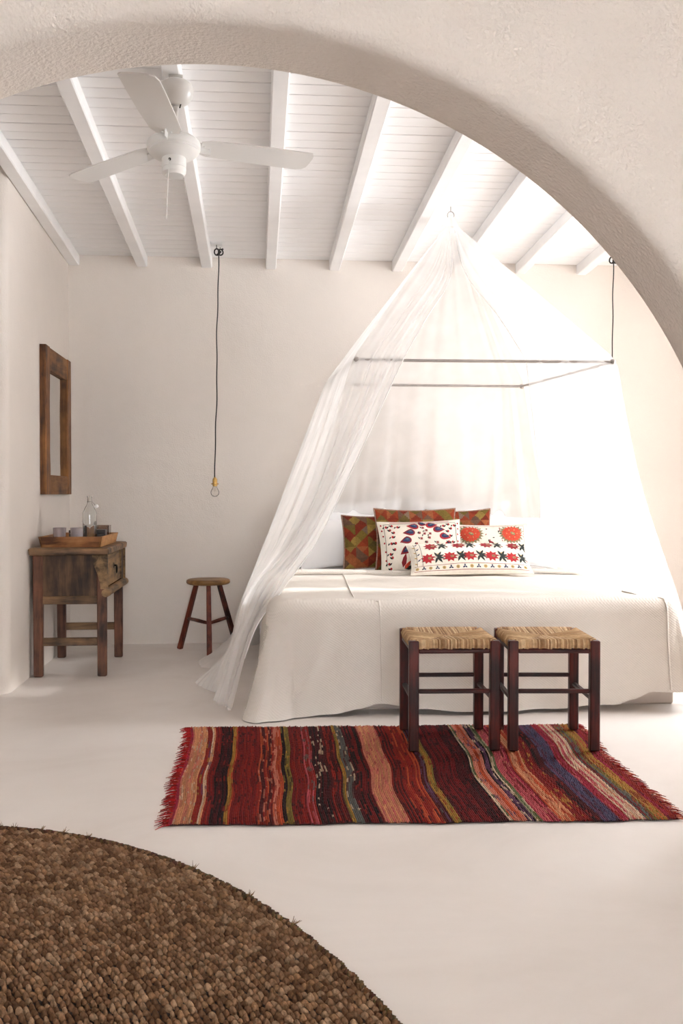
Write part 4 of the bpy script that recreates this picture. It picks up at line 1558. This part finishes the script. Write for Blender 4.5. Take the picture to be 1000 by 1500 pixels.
KEYS = [
    (0.00, col_((.80, 5.385, 1.842), [(.535, 5.36, 1.26), (.345, 5.36, .86), (.16, 5.22, .612), (.008, 5.02, .40), (-.10, 4.97, .006)], (1.16, 5.92, 2.41), (.965, 5.64, 2.10))),
    (0.09, col_((.66, 5.385, 1.842), [(.45, 5.37, 1.25), (.27, 5.40, .86), (.05, 5.33, .605), (-.06, 5.20, .36), (-.17, 5.14, .006)], (1.08, 5.90, 2.44), (.86, 5.64, 2.12))),
    (0.16, col_((.528, 5.388, 1.84), [(.36, 5.38, 1.25), (.19, 5.44, .84), (-.02, 5.50, .56), (-.09, 5.46, .30), (-.19, 5.40, .006)])),
    (0.26, col_((.505, 6.0, 1.853), [(.30, 5.98, 1.25), (.12, 5.96, .82), (-.06, 5.90, .46), (-.14, 5.82, .18), (-.315, 5.72, .006)])),
    (0.32, col_((.490, 6.45, 1.862), [(.28, 6.42, 1.25), (.10, 6.36, .80), (-.05, 6.26, .42), (-.10, 6.18, .18), (-.145, 6.10, .006)])),
    (0.39, col_((.474, 6.86, 1.868), [(.265, 6.80, 1.25), (.085, 6.74, .75), (-.06, 6.68, .36), (-.15, 6.55, .12), (-.335, 6.28, .006)])),
    (0.44, col_((.50, 6.868, 1.868), [(.40, 6.92, 1.25), (.28, 7.05, .90), (.02, 7.12, .45), (-.06, 7.14, .20), (-.12, 7.12, .006)])),
    (0.50, col_((.66, 6.868, 1.868), [(.63, 7.0, 1.28), (.61, 7.15, .98), (.60, 7.34, .74), (.60, 7.365, .40), (.60, 7.37, .02)])),
    (0.64, col_((1.70, 6.868, 1.866), [(1.73, 7.0, 1.28), (1.75, 7.15, .98), (1.77, 7.34, .74), (1.78, 7.365, .40), (1.78, 7.37, .02)])),
    (0.69, col_((1.862, 6.862, 1.866), [(1.97, 6.93, 1.25), (2.08, 7.0, .90), (2.20, 7.05, .62), (2.27, 7.0, .30), (2.32, 6.95, .006)])),
    (0.80, col_((1.925, 6.1, 1.856), [(2.04, 6.1, 1.25), (2.14, 6.1, .88), (2.235, 6.1, .58), (2.28, 6.05, .28), (2.36, 6.0, .006)])),
    (0.90, col_((1.985, 5.388, 1.844), [(2.045, 5.24, 1.22), (2.10, 5.12, .86), (2.175, 5.02, .56), (2.25, 5.0, .28), (2.32, 4.98, .006)])),
    (0.95, col_((1.72, 5.385, 1.845), [(1.86, 5.50, 1.24), (1.96, 5.72, .88), (2.08, 5.90, .63), (2.16, 5.92, .605), (2.235, 5.95, .52)])),
    (1.00, col_((1.47, 5.385, 1.842), [(1.63, 5.75, 1.26), (1.78, 6.22, .90), (1.93, 6.56, .64), (2.02, 6.62, .615), (2.10, 6.66, .605)], (1.25, 5.93, 2.43), (1.375, 5.64, 2.12))),
]
kS = [k for k, _ in KEYS]
kC = np.array([c for _, c in KEYS])           # keys x 9 x 3
def column(s):
    i = 0
    while i < len(kS) - 2 and s > kS[i + 1]:
        i += 1
    u = (s - kS[i]) / (kS[i + 1] - kS[i])
    a = kC[i]; b = kC[i + 1]
    L = lerp(a, b, u)
    p0 = kC[i - 1] if i > 0 else 2 * a - b
    p3 = kC[i + 2] if i + 2 < len(kS) else 2 * b - a
    Cm = .5 * (2 * a + (b - p0) * u + (2 * p0 - 5 * a + 4 * b - p3) * u * u + (-p0 + 3 * a - 3 * b + p3) * u ** 3)
    w_ = np.array([0, 0, 0, 0, .35, .5, .5, .5, .5])[:, None]
    return L * (1 - w_) + Cm * w_
NU, NV = 560, 58
TS = np.linspace(0, 1, NV + 1)
AMP = [0.0, .006, .010, .007, .026, .032, .022, .024, .030]
def net_pt(s):
    c = column(s)
    ctr_ = np.array([1.2, 6.15])
    out = []
    up = c[:4]; lo = c[3:]
    for t in TS:
        if t < .32:
            q = t / .32
            p = catmull(up, q); lev = q * 3
        else:
            q = (t - .32) / .68
            p = catmull(lo, q); lev = 3 + q * 5
        i = min(int(lev), 7); am = lerp(AMP[i], AMP[i + 1], lev - i)
        ph = s * 2 * PI
        rad = p[:2] - ctr_
        rn = rad / (np.linalg.norm(rad) + 1e-6)
        wob = math.sin(ph * 34 + 2.5 * math.sin(ph * 5)) * .5 + math.sin(ph * 61 + 1.3 + 1.5 * math.sin(ph * 9 + 1)) * .3 + math.sin(ph * 13 + .6) * .35
        d = am * (wob + .9)
        if lev > 3.2:   # folds drift sideways on the way down
            d += am * .35 * math.sin(ph * 47 + lev * 1.1)
        tg = np.array([-rn[1], rn[0]])
        q2 = p[:2] + rn * d + tg * am * .5 * math.cos(ph * 34 + 1)
        x, y, z = q2[0], q2[1], p[2]
        if lev > 6.5:
            z = max(z + .012 * (wob + 1) * (lev - 6.5), .004)
        y = min(y, YB - .012)
        out.append((x, y, z))
    return out
cols_ = [net_pt(i / NU) for i in range(NU + 1)]
m = MB()
V = [cols_[i][j] for j in range(NV + 1) for i in range(NU + 1)]
F = [[j * (NU + 1) + i, j * (NU + 1) + i + 1, (j + 1) * (NU + 1) + i + 1, (j + 1) * (NU + 1) + i] for j in range(NV) for i in range(NU)]
m.add(V, F)
netO = m.build('net', M_net, cp, smooth=True)
M_hem = plain('gauze_hem', (.84, .83, .82), .9, .03, 20)
for i in (0, NU):
    m = MB(); m.tube([cols_[i][j] for j in range(1, NV - (4 if i == 0 else 8))], .0030, 5, flat=.5)
    m.build('hem', M_hem, netO, smooth=True)
# gathered crown under the ring
m = MB()
m.lathe([(0, .038), (.012, .034), (.020, .012), (.040, -.022), (.050, -.045)], 20, Matrix.Translation(tuple(AP)))
m.build('crown_cap', M_net, cp, smooth=True)
